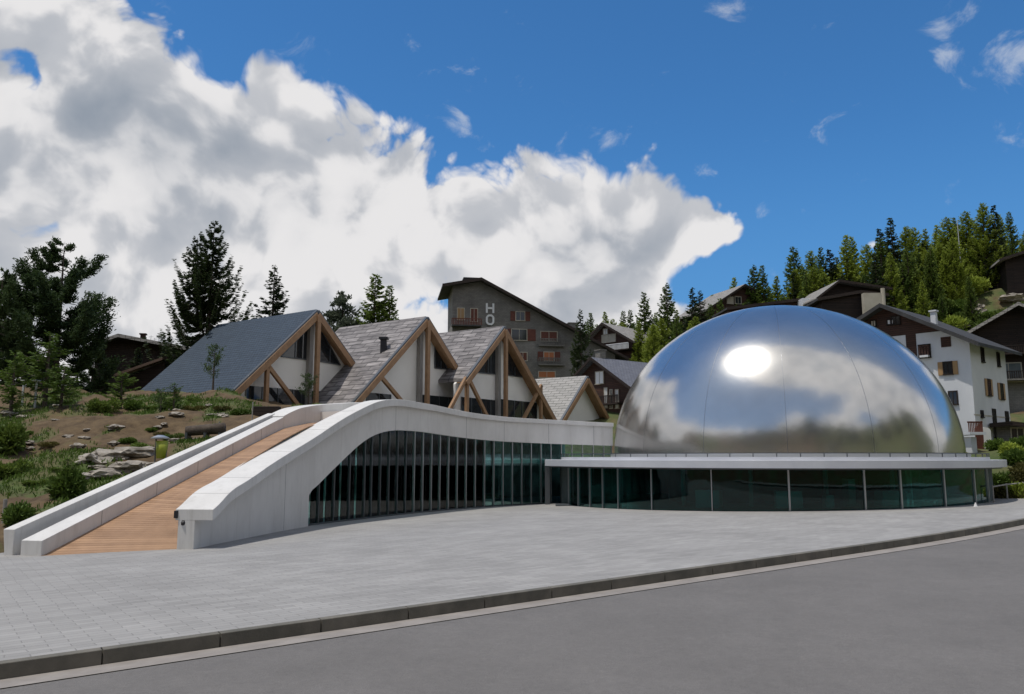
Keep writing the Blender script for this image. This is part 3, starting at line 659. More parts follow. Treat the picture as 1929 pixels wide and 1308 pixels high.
for k in range(NR):
    a, b = 2 * math.pi * k / NR, 2 * math.pi * (k + 1) / NR
    for r0, r1, z0, z1 in ((13.62, 13.70, 2.90, 2.95),):
        q = lambda r_, t: Vector((PC.x + r_ * math.cos(t), PC.y + r_ * math.sin(t), 0))
        mb.solid([q(r0, a) + Vector((0, 0, z0)), q(r1, a) + Vector((0, 0, z0)), q(r1, b) + Vector((0, 0, z0)), q(r0, b) + Vector((0, 0, z0))], [q(r0, a) + Vector((0, 0, z1)), q(r1, a) + Vector((0, 0, z1)), q(r1, b) + Vector((0, 0, z1)), q(r0, b) + Vector((0, 0, z1))])
mb.build('roof_rail', M_['dkalu'], pav)
for k in range(36):
    a = a0 - R(90) + R(5) * k; x, y = PC.x + 13.66 * math.cos(a), PC.y + 13.66 * math.sin(a); mb = MB(); mb.obox((x, y, 2.81), (1, 0, 0), (0, 1, 0), (0, 0, 1), .022, .022, .09); mb.build('rail_post', M_['dkalu'], pav)
ring_slab('dome_base', [DC + Vector((11.5 * math.cos(R(3 * k)), 11.5 * math.sin(R(3 * k)))) for k in range(120)], 2.722, 2.915, M_['alu'], .02)
# glazing
GO = hull_outline(13.75, [(3.3, 53.2), (4.2, 55.2)], 240)
per = [0.]
for i in range(len(GO)): per.append(per[-1] + (GO[(i + 1) % len(GO)] - GO[i]).length)
def front_point(u):       # point of the glass line nearest the street at a photo column
    t = ray(u, 920).x; best = None
    for i in range(len(GO)):
        a, b = GO[i], GO[(i + 1) % len(GO)]; fa, fb = a.x - t * a.y, b.x - t * b.y
        if fa * fb <= 0 and fa != fb:
            p = a.lerp(b, fa / (fa - fb))
            if best is None or p.y < best[0].y: best = (p, i)
    return best
cols = [1032, 1052, 1072, 1090, 1112, 1136, 1165, 1228, 1341, 1486, 1628, 1696, 1778, 1835, 1860]
fp = [front_point(u) for u in cols]; fp = [q for q in fp if q]
for k, (p, i) in enumerate(fp):
    g0 = gz(p.x, p.y); d = (p - PC).normalized(); mb = MB(); w_ = .045 if 7 <= k else .025
    mb.obox(v3(p + d * .02, (g0 - .1 + 2.07) / 2), (-d.y, d.x, 0), (d.x, d.y, 0), (0, 0, 1), w_, .06, (2.07 - g0 + .1) / 2); mb.build('mullion', M_['alu'], pav)
def ring_between(a, b):
    (pa, ia), (pb, ib) = a, b; pts = [pa]; i = ia
    n = 0
    while i != ib and n < 300:
        i = (i + 1) % len(GO); pts.append(GO[i]); n += 1
    if n >= 300: return [pa, pb]
    pts.append(pb); return pts
allp = fp
def pane(pts):
    mb = MB(); rg = []
    cl = [pts[0]]
    for p in pts[1:]:
        if (p - cl[-1]).length > 1e-3: cl.append(p)
    for p in cl:
        d = (p - PC).normalized() * .02; g0 = gz(p.x, p.y) - .1
        rg.append([v3(p - d, g0), v3(p, g0), v3(p, 2.07), v3(p - d, 2.07)])
    if len(rg) > 1: ribbon_solid(rg).build('glass_pane', M_['dglass'], pav)
for k in range(len(allp) - 1): pane(ring_between(allp[k], allp[k + 1]))
# rear wall of the pavilion, solid
rear = ring_between(allp[-1], allp[0]); rg = []
for p in rear:
    d = (p - PC).normalized() * .25
    if rg and (p - last).length < .05: continue
    last = p
    rg.append([v3(p - d, -1), v3(p, -1), v3(p, 2.07), v3(p - d, 2.07)])
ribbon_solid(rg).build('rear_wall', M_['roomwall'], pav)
mb = MB(); inn = hull_outline(13.5, []); mb.solid([v3(p, -1) for p in inn], [v3(p, gz(p.x, p.y) + .03) for p in inn]); mb.build('pavilion_floor', M_['roomfloor'], pav)
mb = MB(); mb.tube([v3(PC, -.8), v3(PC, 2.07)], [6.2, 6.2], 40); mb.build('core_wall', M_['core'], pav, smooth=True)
for ang, rr in ((-60, 10), (-85, 9.5), (-110, 10), (-135, 9.5), (-35, 10)):
    p = Vector((PC.x + rr * math.cos(R(ang)), PC.y + rr * math.sin(R(ang)))); mb = MB(); mb.tube([v3(p, -.6), v3(p, 2.07)], [.13, .13], 12); mb.build('column', M_['roomlight'], pav, smooth=True)
for ang, rr, h_ in ((-100, 11.6, .95), (-122, 11, 1.0), (-70, 11.2, .8), (-50, 11.5, .9), (-80, 10.4, 1.5), (-90, 11.8, .7), (-62, 12, 1.2)):
    p = Vector((PC.x + rr * math.cos(R(ang)), PC.y + rr * math.sin(R(ang)))); g0 = gz(p.x, p.y); mb = MB(); mb.obox(v3(p, g0 + h_ / 2), (math.sin(R(ang)), -math.cos(R(ang)), 0), (math.cos(R(ang)), math.sin(R(ang)), 0), (0, 0, 1), .7 if h_ < 1.1 and h_ > .75 else .22, .3, h_ / 2); mb.build('display_counter', M_['roomlight'], pav, bevel=.03)
p = front_point(1026) or allp[0]
mb = MB(); q = Vector((2.35, 53.6)); mb.obox(v3(q, .85), (1, 0, 0), (0, 1, 0), (0, 0, 1), .16, .05, 1.24); mb.build('corner_panel', M_['dkalu'], pav)

# ------------------------------------------------------------ gabled buildings
def gable_frame(apex, ang):
    g = Vector((math.cos(ang), math.sin(ang), 0)); r = Vector((-math.sin(ang), math.cos(ang), 0))
    A = Vector(apex)
    def q(w, dz, d=0.): return A + g * w + r * d + Vector((0, 0, dz))
    return g, r, q
def roof_slabs(root, q, wl, wr, sl_, sr, d0, d1, th, m, name='roof', edge=None):
    rf = MB()
    rf.slab([q(0, 0, d0), q(-wl, -wl * sl_, d0), q(-wl, -wl * sl_, d1), q(0, 0, d1)], (0, 0, -th))
    o = rf.build(name, m, root)
    rf = MB(); rf.slab([q(0, 0.002, d0), q(wr, -wr * sr, d0), q(wr, -wr * sr, d1), q(0, 0.002, d1)], (0, 0, -th)); rf.build(name, m, root)
    if edge:
        ed = MB()
        ed.slab([q(0, .03, d0 - .06), q(-wl - .05, -(wl + .05) * sl_ + .03, d0 - .06), q(-wl - .05, -(wl + .05) * sl_ - th - .08, d0 - .06), q(0, -th - .08, d0 - .06)], q(0, 0, .06) - q(0, 0, 0))
        ed.slab([q(0, .03, d0 - .06), q(wr + .05, -(wr + .05) * sr + .03, d0 - .06), q(wr + .05, -(wr + .05) * sr - th - .08, d0 - .06), q(0, -th - .08, d0 - .06)], q(0, 0, .06) - q(0, 0, 0))
        ed.build('bargeboard', edge, root)
    return o

def a_frame(label, apex, wl, wr, rl, roofm, wallbase, setb=.85, sl_=.93, win=(), band=None, struts=(), posts=(), wallw=(7, 7), centre=True, group='A-frame chalets behind the lobby'):
    g, r, q = gable_frame(apex, math.atan2(.82, .57))
    root = empty('a_frame_chalet', (apex.x, apex.y, wallbase), label, 'chalet', group)
    roof_slabs(root, q, wl, wr, sl_, sl_, 0, rl, .28, roofm)
    # rake beams
    nl = (g * sl_ + Vector((0, 0, 1))).normalized(); side = -r
    for s_, w_ in ((-1, wl), (1, wr)):
        mb = MB(); mb.beam(q(s_ * -.0, -.50, -.17), q(s_ * w_, -w_ * sl_ - .50, -.17), .34, .50, side=r); mb.build('rake_beam', M_['beam'], root, bevel=.015)
        mb = MB(); mb.beam(q(s_ * .0, -.16, -.14), q(s_ * w_, -w_ * sl_ - .16, -.14), .26, .26, side=r); mb.build('rake_flashing', M_['dkalu'], root)
    zb = wallbase - apex.z
    for s_, w_ in ((-1, wl), (1, wr)):
        mb = MB(); mb.slab([q(s_ * .02, -.40, .02), q(s_ * w_, -w_ * sl_ - .40, .02), q(s_ * w_, -w_ * sl_ - .40, setb - .01), q(s_ * .02, -.40, setb - .01)], (0, 0, .05)); mb.build('soffit', M_['beam'], root)
    if centre:
        mb = MB(); a = q(0, -.55, -.30); b = q(0, zb, -.30); mb.obox((a + b) / 2, g, r, (0, 0, 1), .18, .16, (a.z - b.z) / 2); mb.build('centre_post', M_['beam'], root, bevel=.015)
        mb = MB(); a = q(0, -1.2, setb - .25); b = q(0, zb, setb - .25); mb.obox((a + b) / 2, g, r, (0, 0, 1), .2, .2, (a.z - b.z) / 2); mb.build('wall_post', M_['greybeam'], root, bevel=.015)
    # gable wall, one polygon with thickness
    L_, R_ = wallw
    mb = MB(); mb.slab([q(0, -.3, setb), q(-L_, -L_ * sl_ - .3, setb), q(-L_, zb, setb), q(R_, zb, setb), q(R_, -R_ * sl_ - .3, setb)], r * .25); mb.build('gable_wall', M_['render'], root)
    for poly in win:
        mb = MB(); mb.slab([q(w_, dz, setb - .05) for w_, dz in poly], r * .045); o = mb.build('window', M_['hglass'], root)
        fr = MB()
        for k in range(len(poly)):
            fr.beam(q(*poly[k], setb - .07), q(*poly[(k + 1) % len(poly)], setb - .07), .06, .10, side=r)
        xs = [p[0] for p in poly]; zs = [p[1] for p in poly]; x_ = (min(xs) + max(xs)) / 2
        fr.beam(q(x_, min(zs), setb - .07), q(x_, max(-abs(x_) * sl_ - .75, min(zs)), setb - .07), .06, .08, side=r)
        ff = fr.build('window_frame', M_['dkalu'], root); ff.parent = o
    for (w0, w1, z0, z1) in (band or ()):
        mb = MB(); mb.slab([q(w0, z0, setb - .05), q(w1, z0, setb - .05), q(w1, z1, setb - .05), q(w0, z1, setb - .05)], r * .045); o = mb.build('window', M_['hglass'], root)
        fr = MB(); n = max(1, int((w1 - w0) / 1.3))
        for k in range(n + 1): x_ = w0 + (w1 - w0) * k / n; fr.beam(q(x_, z0, setb - .07), q(x_, z1, setb - .07), .06, .08, side=r)
        ff = fr.build('window_frame', M_['dkalu'], root); ff.parent = o
    for (a, b) in struts:
        mb = MB(); mb.beam(q(a[0], a[1], -.12), q(b[0], b[1], -.12), .26, .32, side=r); mb.build('strut', M_['beam'], root, bevel=.012)
    for (w_, z0, z1, m_) in posts:
        mb = MB(); mb.obox((q(w_, z0, -.1) + q(w_, z1, -.1)) / 2, g, r, (0, 0, 1), .15, .15, abs(z1 - z0) / 2); mb.build('side_post', m_, root, bevel=.012)
    return root, q
def wz(apex, u, v, d=0.):        # photo pixel -> (w, dz) in the gable plane of an A-frame
    g, r, q = gable_frame(apex, math.atan2(.82, .57)); n = r; rr = ray(u, v); o = q(0, 0, d)
    t = (o - EYE).dot(n) / rr.dot(n); p = EYE + rr * t - o; return p.dot(g), p.z
A1 = P(596, 583, 65); A2 = P(802, 596, 70); A3 = P(948, 614, 76); A4 = P(1104, 708, 88)
W1 = lambda u, v, d=.85: wz(A1, u, v, d)
a_frame('A-frame chalet with blue slate roof and white gable, leftmost of the row', A1, 11.0, 4.9, 13.4, M_['slate'], 4.0, 
        win=([W1(529, 672), W1(580, 678), W1(580, 618)], [W1(602, 681), W1(640, 688), W1(602, 618)]),
        band=[(W1(462, 752)[0], W1(578, 756)[0], W1(540, 757)[1] - .6, W1(540, 733)[1]), (.3, W1(618, 750)[0], W1(610, 760)[1] - .6, W1(610, 738)[1])],
        struts=[(wz(A1, 503, 690), wz(A1, 560, 765))], posts=[(wz(A1, 502, 690)[0], wz(A1, 502, 685)[1], wz(A1, 502, 765)[1], M_['beam'])], wallw=(9.3, 6.0))
W2 = lambda u, v, d=.85: wz(A2, u, v, d)
r2, q2 = a_frame('weathered shingle A-frame chalet with black roof vent, second from left in the row', A2, 10.2, 5.9, 11, M_['shake'], 4.0,
        win=([W2(818, 694), W2(842, 696), W2(818, 634)],),
        band=[(W2(690, 752)[0], W2(735, 752)[0], W2(740, 765)[1], W2(740, 744)[1]), (.3, W2(860, 765)[0], W2(840, 775)[1], W2(840, 748)[1])],
        struts=[(wz(A2, 712, 706), wz(A2, 762, 765))], wallw=(7.0, 6.2))
W3 = lambda u, v, d=.85: wz(A3, u, v, d)
a_frame('weathered shingle A-frame chalet with twin triangular windows, third from left in the row', A3, 6.0, 11.2, 10, M_['shake'], 3.0,
        win=([W3(896, 702), W3(940, 706), W3(940, 645)], [W3(954, 707), W3(984, 711), W3(954, 650)]),
        band=[(W3(868, 775)[0], W3(940, 775)[0], W3(910, 790)[1], W3(910, 752)[1]), (.3, W3(1010, 775)[0], W3(990, 790)[1], W3(990, 757)[1])],
        struts=[(wz(A3, 880, 712), wz(A3, 918, 790)), (wz(A3, 876, 712), wz(A3, 838, 785)), (wz(A3, 1018, 726), wz(A3, 984, 790))], posts=[(wz(A3, 878, 715)[0], wz(A3, 878, 715)[1], wz(A3, 878, 800)[1], M_['beam']), (wz(A3, 1017, 726)[0], wz(A3, 1017, 726)[1], wz(A3, 1017, 795)[1], M_['beam'])], wallw=(6.2, 9.5))
a_frame('small low A-frame chalet with pale roof close to the dome, rightmost of the row', A4, 6.0, 7.4, 8, M_['shake2'], 2.0, wallw=(6.5, 6.0), centre=False, sl_=.9)
# black flue on the second chalet roof
pv = q2(-3.6, -3.6 * .93, 1.6); mb = MB(); mb.box((pv.x - .25, pv.y - .25, pv.z - .4), (pv.x + .25, pv.y + .25, pv.z + .95)); mb.box((pv.x - .38, pv.y - .38, pv.z + .95), (pv.x + .38, pv.y + .38, pv.z + 1.15)); mb.build('roof_vent', M_['black'], r2, bevel=.02)

def house(name, label, cat, apex, ang, wl, wr, sl_, sr, L_, base, wall, upper=None, zu=None, roof='roofdark', over=.9, oside=.7, th=.28, wins=(), swins=(), balc=(), chim=(), group=None, edge='darkwood', upper_d=.03):
    """gabled house: wall ring, boarded upper gable, roof slabs, windows with frames, balconies, chimneys. w,dz are metres from the apex."""
    g, r, q = gable_frame(apex, ang); root = empty(name, (apex.x, apex.y, base), label, cat, group); zb = base - apex.z
    mb = MB(); mb.slab([q(0, -.25, 0), q(-wl, -wl * sl_ - .25, 0), q(-wl, zb, 0), q(wr, zb, 0), q(wr, -wr * sr - .25, 0)], r * L_); mb.build('wall', M_[wall], root)
    if upper:
        mb = MB(); d = -upper_d
        pts = [q(0, -.27, d)]
        if wl * sl_ + .25 < -zu: pts += [q(-wl - .02, -wl * sl_ - .27, d), q(-wl - .02, zu, d)]
        else: pts += [q((zu + .25) / sl_, zu, d)]
        if wr * sr + .25 < -zu: pts += [q(wr + .02, zu, d), q(wr + .02, -wr * sr - .27, d)]
        else: pts += [q(-(zu + .25) / sr, zu, d)]
        mb.slab(pts, r * (upper_d - .004)); mb.build('boarded_gable', M_[upper], root)
    roof_slabs(root, q, wl + oside, wr + oside, sl_, sr, -over, L_ + over, th, M_[roof], edge=M_[edge] if edge else None)
    def window(c, ax, out, w, h, gl='hglass', sh=None, sill=True):
        mb = MB(); mb.obox(c + out * .03, ax, out, (0, 0, 1), w / 2, .03, h / 2); o = mb.build('window', M_[gl], root)
        f = MB(); 
        for s_ in (-1, 1): f.obox(c + out * .05 + ax * s_ * w / 2, ax, out, (0, 0, 1), .05, .05, h / 2 + .05); 
        f.obox(c + out * .05, ax, out, (0, 0, 1), .03, .045, h / 2)
        f.obox(c + out * .05 + Vector((0, 0, h / 2)), ax, out, (0, 0, 1), w / 2 + .05, .048, .05); f.obox(c + out * .07 - Vector((0, 0, h / 2)), ax, out, (0, 0, 1), w / 2 + .08, .08, .05)
        ff = f.build('window_frame', M_['cream'] if wall != 'house_white' else M_['darkwood'], root); ff.parent = o
        if sh:
            for s_ in (-1, 1):
                m2 = MB(); m2.obox(c + out * .06 + ax * s_ * (w / 2 + w * .28 + .05), ax, out, (0, 0, 1), w * .27, .03, h / 2 + .03); m2.build('shutter', M_[sh], root)
    for wn in wins: 
        w_, dz, ww, hh = wn[:4]; window(q(w_, dz, -upper_d if upper and dz > zu else 0), g, -r, ww, hh, *(wn[4:]))
    for wn in swins:         # on the right hand side wall: distance along the ridge, dz
        d_, dz, ww, hh = wn[:4]; window(q(wr, dz, d_), r, g, ww, hh, *(wn[4:]))
    for (w0, w1, dz, dep, mm) in balc:
        b = MB(); b.obox((q(w0, dz, -dep / 2) + q(w1, dz, -dep / 2)) / 2, g, r, (0, 0, 1), (w1 - w0) / 2, dep / 2, .09); o = b.build('balcony', M_[mm[0]], root)
        b = MB(); n = int((w1 - w0) / .22)
        b.obox((q(w0, dz + .95, -dep + .05) + q(w1, dz + .95, -dep + .05)) / 2, g, r, (0, 0, 1), (w1 - w0) / 2, .05, .05)
        for k in range(n + 1): p = q(w0 + (w1 - w0) * k / n, dz + .5, -dep + .05); b.obox(p, g, r, (0, 0, 1), .055, .02, .42)
        ff = b.build('balustrade', M_[mm[1]], root); ff.parent = o
    for (w_, d_, h_, s_, mm) in chim:
        z_ = -abs(w_) * (sl_ if w_ < 0 else sr); p = q(w_, z_, d_); b = MB(); b.obox(p + Vector((0, 0, h_ / 2 - .3)), g, r, (0, 0, 1), s_ / 2, s_ / 2, h_ / 2 + .3); b.obox(p + Vector((0, 0, h_ + .05)), g, r, (0, 0, 1), s_ / 2 + .1, s_ / 2 + .1, .07); b.build('chimney', M_[mm], root)
    return root, q
def hz(apex, ang, u, v, d=0.):
    g, r, q = gable_frame(apex, ang); rr = ray(u, v); o = q(0, 0, d); t = (o - EYE).dot(r) / rr.dot(r); p = EYE + rr * t - o; return p.dot(g), p.z
# hotel
HA = P(905, 527, 110); ha = .16; hw = lambda u, v: hz(HA, ha, u, v)
hr, hq = house('hotel', 'tall grey stone hotel with overhanging dark roof and white letters on its wall', 'hotel', HA, ha, 3.9, 19.5, .20, .515, 8, 5, 'stone', over=1.3, oside=1.5, th=.3,
      wins=[(*hw(980, 596), 1.3, 1.3, 'hglass', 'redwood'), (*hw(978, 631), 2.2, 1.6, 'hglass', 'redwood'), (*hw(1034, 634), 2.4, 1.4, 'redwood'), (*hw(1034, 672), 1.5, 1.3, 'lit', 'redwood'), (*hw(868, 592), 1.0, 1.7, 'shutter'), (*hw(893, 594), 1.0, 1.9, 'redwood'), (*hw(1030, 706), 2.4, .9, 'lit'), (*hw(985, 672), 1.2, 1.2, 'redwood')],
      balc=[(hw(850, 612)[0], hw(905, 612)[0], hw(880, 616)[1], 1.3, ('roofdark', 'redwood')), (hw(1014, 648)[0], hw(1062, 648)[0], hw(1040, 652)[1], .5, ('stone', 'stone')), (hw(1014, 685)[0], hw(1062, 685)[0], hw(1040, 688)[1], .5, ('stone', 'stone'))],
      chim=[(14.2, 4, 2.0, 1.4, 'stone'), (-1.2, 2, .6, 2.0, 'roofdark')])
def letters(root, text_pts, q, g, r, mat_, name):
    pass
def letter_box(mb, c, g, r, segs, s_):
    for (x0, z0, x1, z1) in segs:
        mb.beam(c + g * x0 * s_ + Vector((0, 0, z0 * s_)), c + g * x1 * s_ + Vector((0, 0, z1 * s_)), .10, .27, side=r)
g_, r_, _q = gable_frame(HA, ha)
for ch, (u, v), segs in (('h', (923, 581), [(-.42, -.62, -.42, .62), (.42, -.62, .42, .62), (-.42, 0, .42, 0)]),
                         ('o', (923, 603), [(-.42, -.34, -.42, .34), (.42, -.34, .42, .34), (-.42, .32, -.2, .56), (-.24, .56, .24, .56), (.2, .56, .42, .32), (-.42, -.32, -.2, -.56), (-.24, -.56, .24, -.56), (.2, -.56, .42, -.32)])):
    w_, dz = hw(u, v); mb = MB(); letter_box(mb, hq(w_, dz, -.12), g_, r_, segs, 1.1); mb.build('letter', M_['sign'], hr)
# dark chalet with blue-grey roof, below the hotel
BA = P(1123, 674, 96); ba = -.93
house('chalet', 'dark brown chalet with blue-grey roof and white shutter between hotel and dome', 'chalet', BA, ba, 4.6, 7.2, .62, .62, 12, 3, 'brown', roof='roofblue', chim=[(-.5, 1.2, 1.3, .9, 'stone')],
      wins=[(*hz(BA, ba, 1130, 712), 1.4, 1.5, 'sign'), (*hz(BA, ba, 1142, 750), .5, 2.4, 'sign'), (*hz(BA, ba, 1152, 752), .4, 2.2, 'hglass'), (*hz(BA, ba, 1163, 752), .5, 2.2, 'sign')], balc=[(hz(BA, ba, 1125, 765)[0], hz(BA, ba, 1175, 765)[0], hz(BA, ba, 1150, 762)[1], 1., ('darkwood', 'darkwood'))])
# pale-roofed chalet on the slope
CA = P(1140, 609, 122); ca = -.75
house('chalet', 'wooden chalet with pale grey roof and long balcony on slope left of dome', 'chalet', CA, ca, 3.4, 5.0, .72, .6, 8.5, 11, 'brown', roof='roofpale', wins=[(*hz(CA, ca, 1141, 625), .8, .9, 'sign'), (*hz(CA, ca, 1147, 638), 2.6, 1.2, 'cream')],
      swins=[(3, -5.8, 1.1, 1.1), (6, -5.8, 1.1, 1.1)], balc=[(-3, 5, -7., 1.2, ('darkwood', 'darkwood')), (-3, 5, -4.6, 1.2, ('darkwood', 'sign'))])
# hill house with roof rising right
DA = P(1398, 537, 128); da = .35
house('chalet', 'chalet with pale sloping roof among trees just above dome top left', 'chalet', DA, da, 7.0, 3.5, .62, .5, 8, 18, 'brown', roof='roofpale', wins=[(*hz(DA, da, 1375, 566), 1.2, 1.2, 'cream'), (*hz(DA, da, 1390, 566), 1.2, 1.2, 'hglass')])
EA = P(1512, 563, 108); ea = 0.05
house('low_building', 'long low building with dark flat roof edge peeping above dome top', 'house', EA, ea, 10.5, .8, .13, .1, 6, 14, 'brown', over=.5, oside=.3)
mb = MB(); a, b = P(1511, 562, 106), P(1546, 584, 106); mb.box((a.x, 106, 12), (b.x, 109, a.z)); o = mb.build('white_block', M_['house_white'], loc=(a.x, 106, 12), bevel=.03); tag(o, 'plain white rendered block standing beside the dark-roofed low building', 'outbuilding')
FA = P(1574, 531, 103); fa = .05
house('chalet', 'dark chalet with wide thin roof above the dome right shoulder', 'chalet', FA, fa, 2.5, 6.2, .75, .14, 7, 14, 'darkwood', roof='roofpale', over=1.2, th=.2)
F2 = P(1618, 549, 99); house('annex', 'dark annex with low roof and white end wall below the wide-roofed chalet', 'annex', F2, -.05, 4.6, 2.7, .17, .12, 4, 13, 'darkwood', over=.5)
mb = MB(); a, b = P(1627, 552, 97.5), P(1664, 600, 97.5); mb.box((a.x, 97.5, 10), (b.x, 98.2, a.z)); mb.tube([(b.x + .2, 97.6, 10), (b.x + .2, 97.6, a.z + .6)], [.25, .25], 10); o = mb.build('retaining_wall', M_['cream'], loc=(a.x, 97.5, 10)); tag(o, 'cream retaining wall with round pillar under the wide-roofed chalet', 'wall')
# white house right
WA = P(1668, 575, 75.3); wa = -R(49); ww = lambda u, v: hz(WA, wa, u, v)
wr_, wq = house('white_house', 'tall white house with brown boarded gable and ochre shutters right of dome', 'house', WA, wa, 7.0, 7.1, .5, .56, 8.9, 3.4, 'house_white', upper='brown', zu=-3.1, over=1.2, oside=1.1, edge='roofdark',
      wins=[(*ww(1786, 694), .75, 1.15, 'hglass', 'shutter'), (*ww(1796, 750), .7, 1.2), (*ww(1678, 607), .6, .5, 'sign'), (*ww(1688, 604), .8, .8, 'hglass'), (*ww(1742, 662), 1.0, 1.2, 'brown'), (*ww(1646, 610), .5, .6, 'cream')],
      swins=[(2.9, -5.3, .6, 1.3), (6.9, -5.4, .6, 1.3), (3.8, -8.2, .8, 1.5, 'brown', 'shutter'), (7.0, -8.4, .8, 1.5, 'hglass', 'shutter'), (1.6, -10.7, .5, .6), (4.6, -10.9, .7, 1.5), (7.9, -11, .7, 1.5), (4.4, -13.2, .55, .9, 'redwood'), (7.7, -13.6, .7, 1.4, 'redwood')],
      balc=[(ww(1736, 668)[0], ww(1752, 668)[0], ww(1744, 672)[1], .5, ('house_white', 'brown'))], chim=[(3.7, 1.6, 1.1, .45, 'house_white')])
mb = MB(); g1, r1, _ = gable_frame(WA, wa)
def patch(u0, v0, u1, v1, m, nm, d=.05):
    a, b = ww(u0, v0), ww(u1, v1); w0, z1 = a; w1, z0 = b; k = MB(); k.slab([wq(w0, z0, -d), wq(w1, z0, -d), wq(w1, z1, -d), wq(w0, z1, -d)], r1 * (d - .003)); k.build(nm, m, wr_)
patch(1706, 630, 1728, 672, M_['brown'], 'boarded_panel'); patch(1772, 636, 1792, 653, M_['brown'], 'boarded_panel')
g1 = gable_frame(WA, wa)[0]; r1 = gable_frame(WA, wa)[1]
mb = MB(); zz = 2.7 + ray(1855, 786).z * 73 - WA.z; mb.slab([wq(7.13, zz, 0), wq(7.13, zz, 8.9), wq(7.13, zz + .12, 8.9), wq(7.13, zz + .12, 0)], g1 * -.12); mb.build('string_course', M_['cream'], wr_)
# terrace in front of it
mb = MB(); a = P(1814, 800, 66); b = P(1850, 850, 66); mb.box((a.x, 65, b.z - 1.5), (P(1824, 800, 66).x, 67.5, P(1814, 824, 66).z)); mb.box((a.x - .3, 64.6, P(1814, 820, 66).z), (P(1838, 800, 66).x, 67.8, P(1814, 815, 66).z)); mb.build('terrace', M_['house_white'], loc=(a.x, 66, b.z - 1.5)); o = bpy.context.scene.objects['terrace']; tag(o, 'small white terrace with slab top beside the dome right edge', 'terrace')
mb = MB(); 
for k in range(9):
    x = P(1812 + k * 3, 800, 66).x; mb.box((x - .03, 65, P(0, 815, 66).z), (x + .03, 65.06, P(0, 796, 66).z))
mb.box((P(1810, 800, 66).x, 65, P(0, 798, 66).z), (P(1838, 800, 66).x, 65.07, P(0, 795, 66).z)); o = mb.build('terrace_railing', M_['redwood'], loc=(P(1812, 800, 66).x, 65, P(0, 815, 66).z)); tag(o, 'thin reddish railing standing on the small white terrace', 'railing')
mb = MB(); a = P(1840, 795, 67); 
for k in range(5): x = P(1836 + k * 3.1, 800, 67).x; mb.box((x, 67, P(0, 850, 67).z), (x + .115, 67.06, P(0, 806 - k * 3.2, 67).z))
o = mb.build('wooden_gate', M_['redwood'], loc=(a.x, 67, a.z - 2)); tag(o, 'reddish brown plank gate beside the white terrace', 'gate')
mb = MB(); c0 = P(1860, 850, 68); pts = []
for k in range(13): t = math.pi * k / 12; pts.append((c0.x + .42 * math.cos(t), 68, P(0, 812, 68).z + .3 * math.sin(t)))
pts = [(c0.x + .42, 68, c0.z)] + pts + [(c0.x - .42, 68, c0.z)]
mb.slab(pts, (0, .3, 0)); o = mb.build('stone_pillar', M_['render'], loc=(c0.x, 68, c0.z)); tag(o, 'pale round-topped gate pillar in front of the white house', 'pillar')
# far right dark chalet
RA = P(1912, 574, 92); ra = -.35
house('chalet', 'large dark wooden chalet cut off by the right edge behind the white house', 'chalet', RA, ra, 6.4, 9, .58, .58, 12, 5, 'stone', upper='darkwood', zu=-8.3, upper_d=.05, roof='roofdark', over=1.6, oside=.8, edge='roofpale',
      wins=[(*hz(RA, ra, 1900, 702), 2.6, 2.2, 'roomwall')], balc=[(-4.5, 6, -5.9, 1.2, ('darkwood', 'darkwood')), (-4.5, 6, -8.9, 1.2, ('stone', 'darkwood'))])
UA = P(1932, 474, 112); house('chalet', 'chalet with pale overhanging roof at the far right edge high on hill', 'chalet', UA, -.3, 2.7, 5, .30, .3, 7, 20, 'darkwood', roof='roofpale', over=1.2, oside=1.0)
NA_ = P(1900, 795, 72); house('shed', 'low grey roofed shed with dark openings right of the white house', 'shed', NA_, -.3, 1.0, 4, .1, .16, 4, 2.6, 'stone', roof='roofpale', wins=[(.6, -1.2, 1.0, 1.3), (2.4, -1.3, 1.0, 1.3)])
# left chalet
LA = P(228, 633, 84); la = .25
lr, lq = house('chalet', 'black wooden chalet with thin antennas on its roof behind left spruce', 'chalet', LA, la, 2.4, 7.2, .42, .17, 9, 7, 'darkwood', roof='roofdark', over=1.4, oside=.8, th=.25, edge='roofpale', chim=[(1.8, 2, .8, .5, 'brown')])
mb = MB(); 
for dx, h_ in ((2.6, .9), (3.0, .7), (3.4, 1.0)): p = lq(dx, -dx * .17, 2.); mb.tube([p, p + Vector((0, 0, h_))], [.03, .02], 5); mb.beam(p + Vector((-.25, 0, h_ * .8)), p + Vector((.25, 0, h_ * .8)), .03, .03)
mb.build('antenna', M_['alu'], lr)
L2 = P(302, 673, 72); 
rt = empty('lean_to', (L2.x, L2.y, 7), 'lean-to with brown sloping roof beside the blue slate chalet', 'lean-to')
mb = MB(); a, b = P(214, 705, 72), P(306, 673, 72); mb.slab([a, b, b + Vector((0, 4, .9)), a + Vector((0, 4, .9))], (0, 0, -.25)); mb.build('roof', mat('brown_roof', (.13, .085, .065), .8, col2=(.18, .12, .09), scale=2), rt)
mb = MB(); mb.slab([a + Vector((1, .6, -.25)), b + Vector((0, .6, -.25)), Vector((b.x, b.y + .6, 6)), Vector((a.x + 1, a.y + .6, 6))], (0, 3, 0)); mb.build('wall', M_['darkwood'], rt)

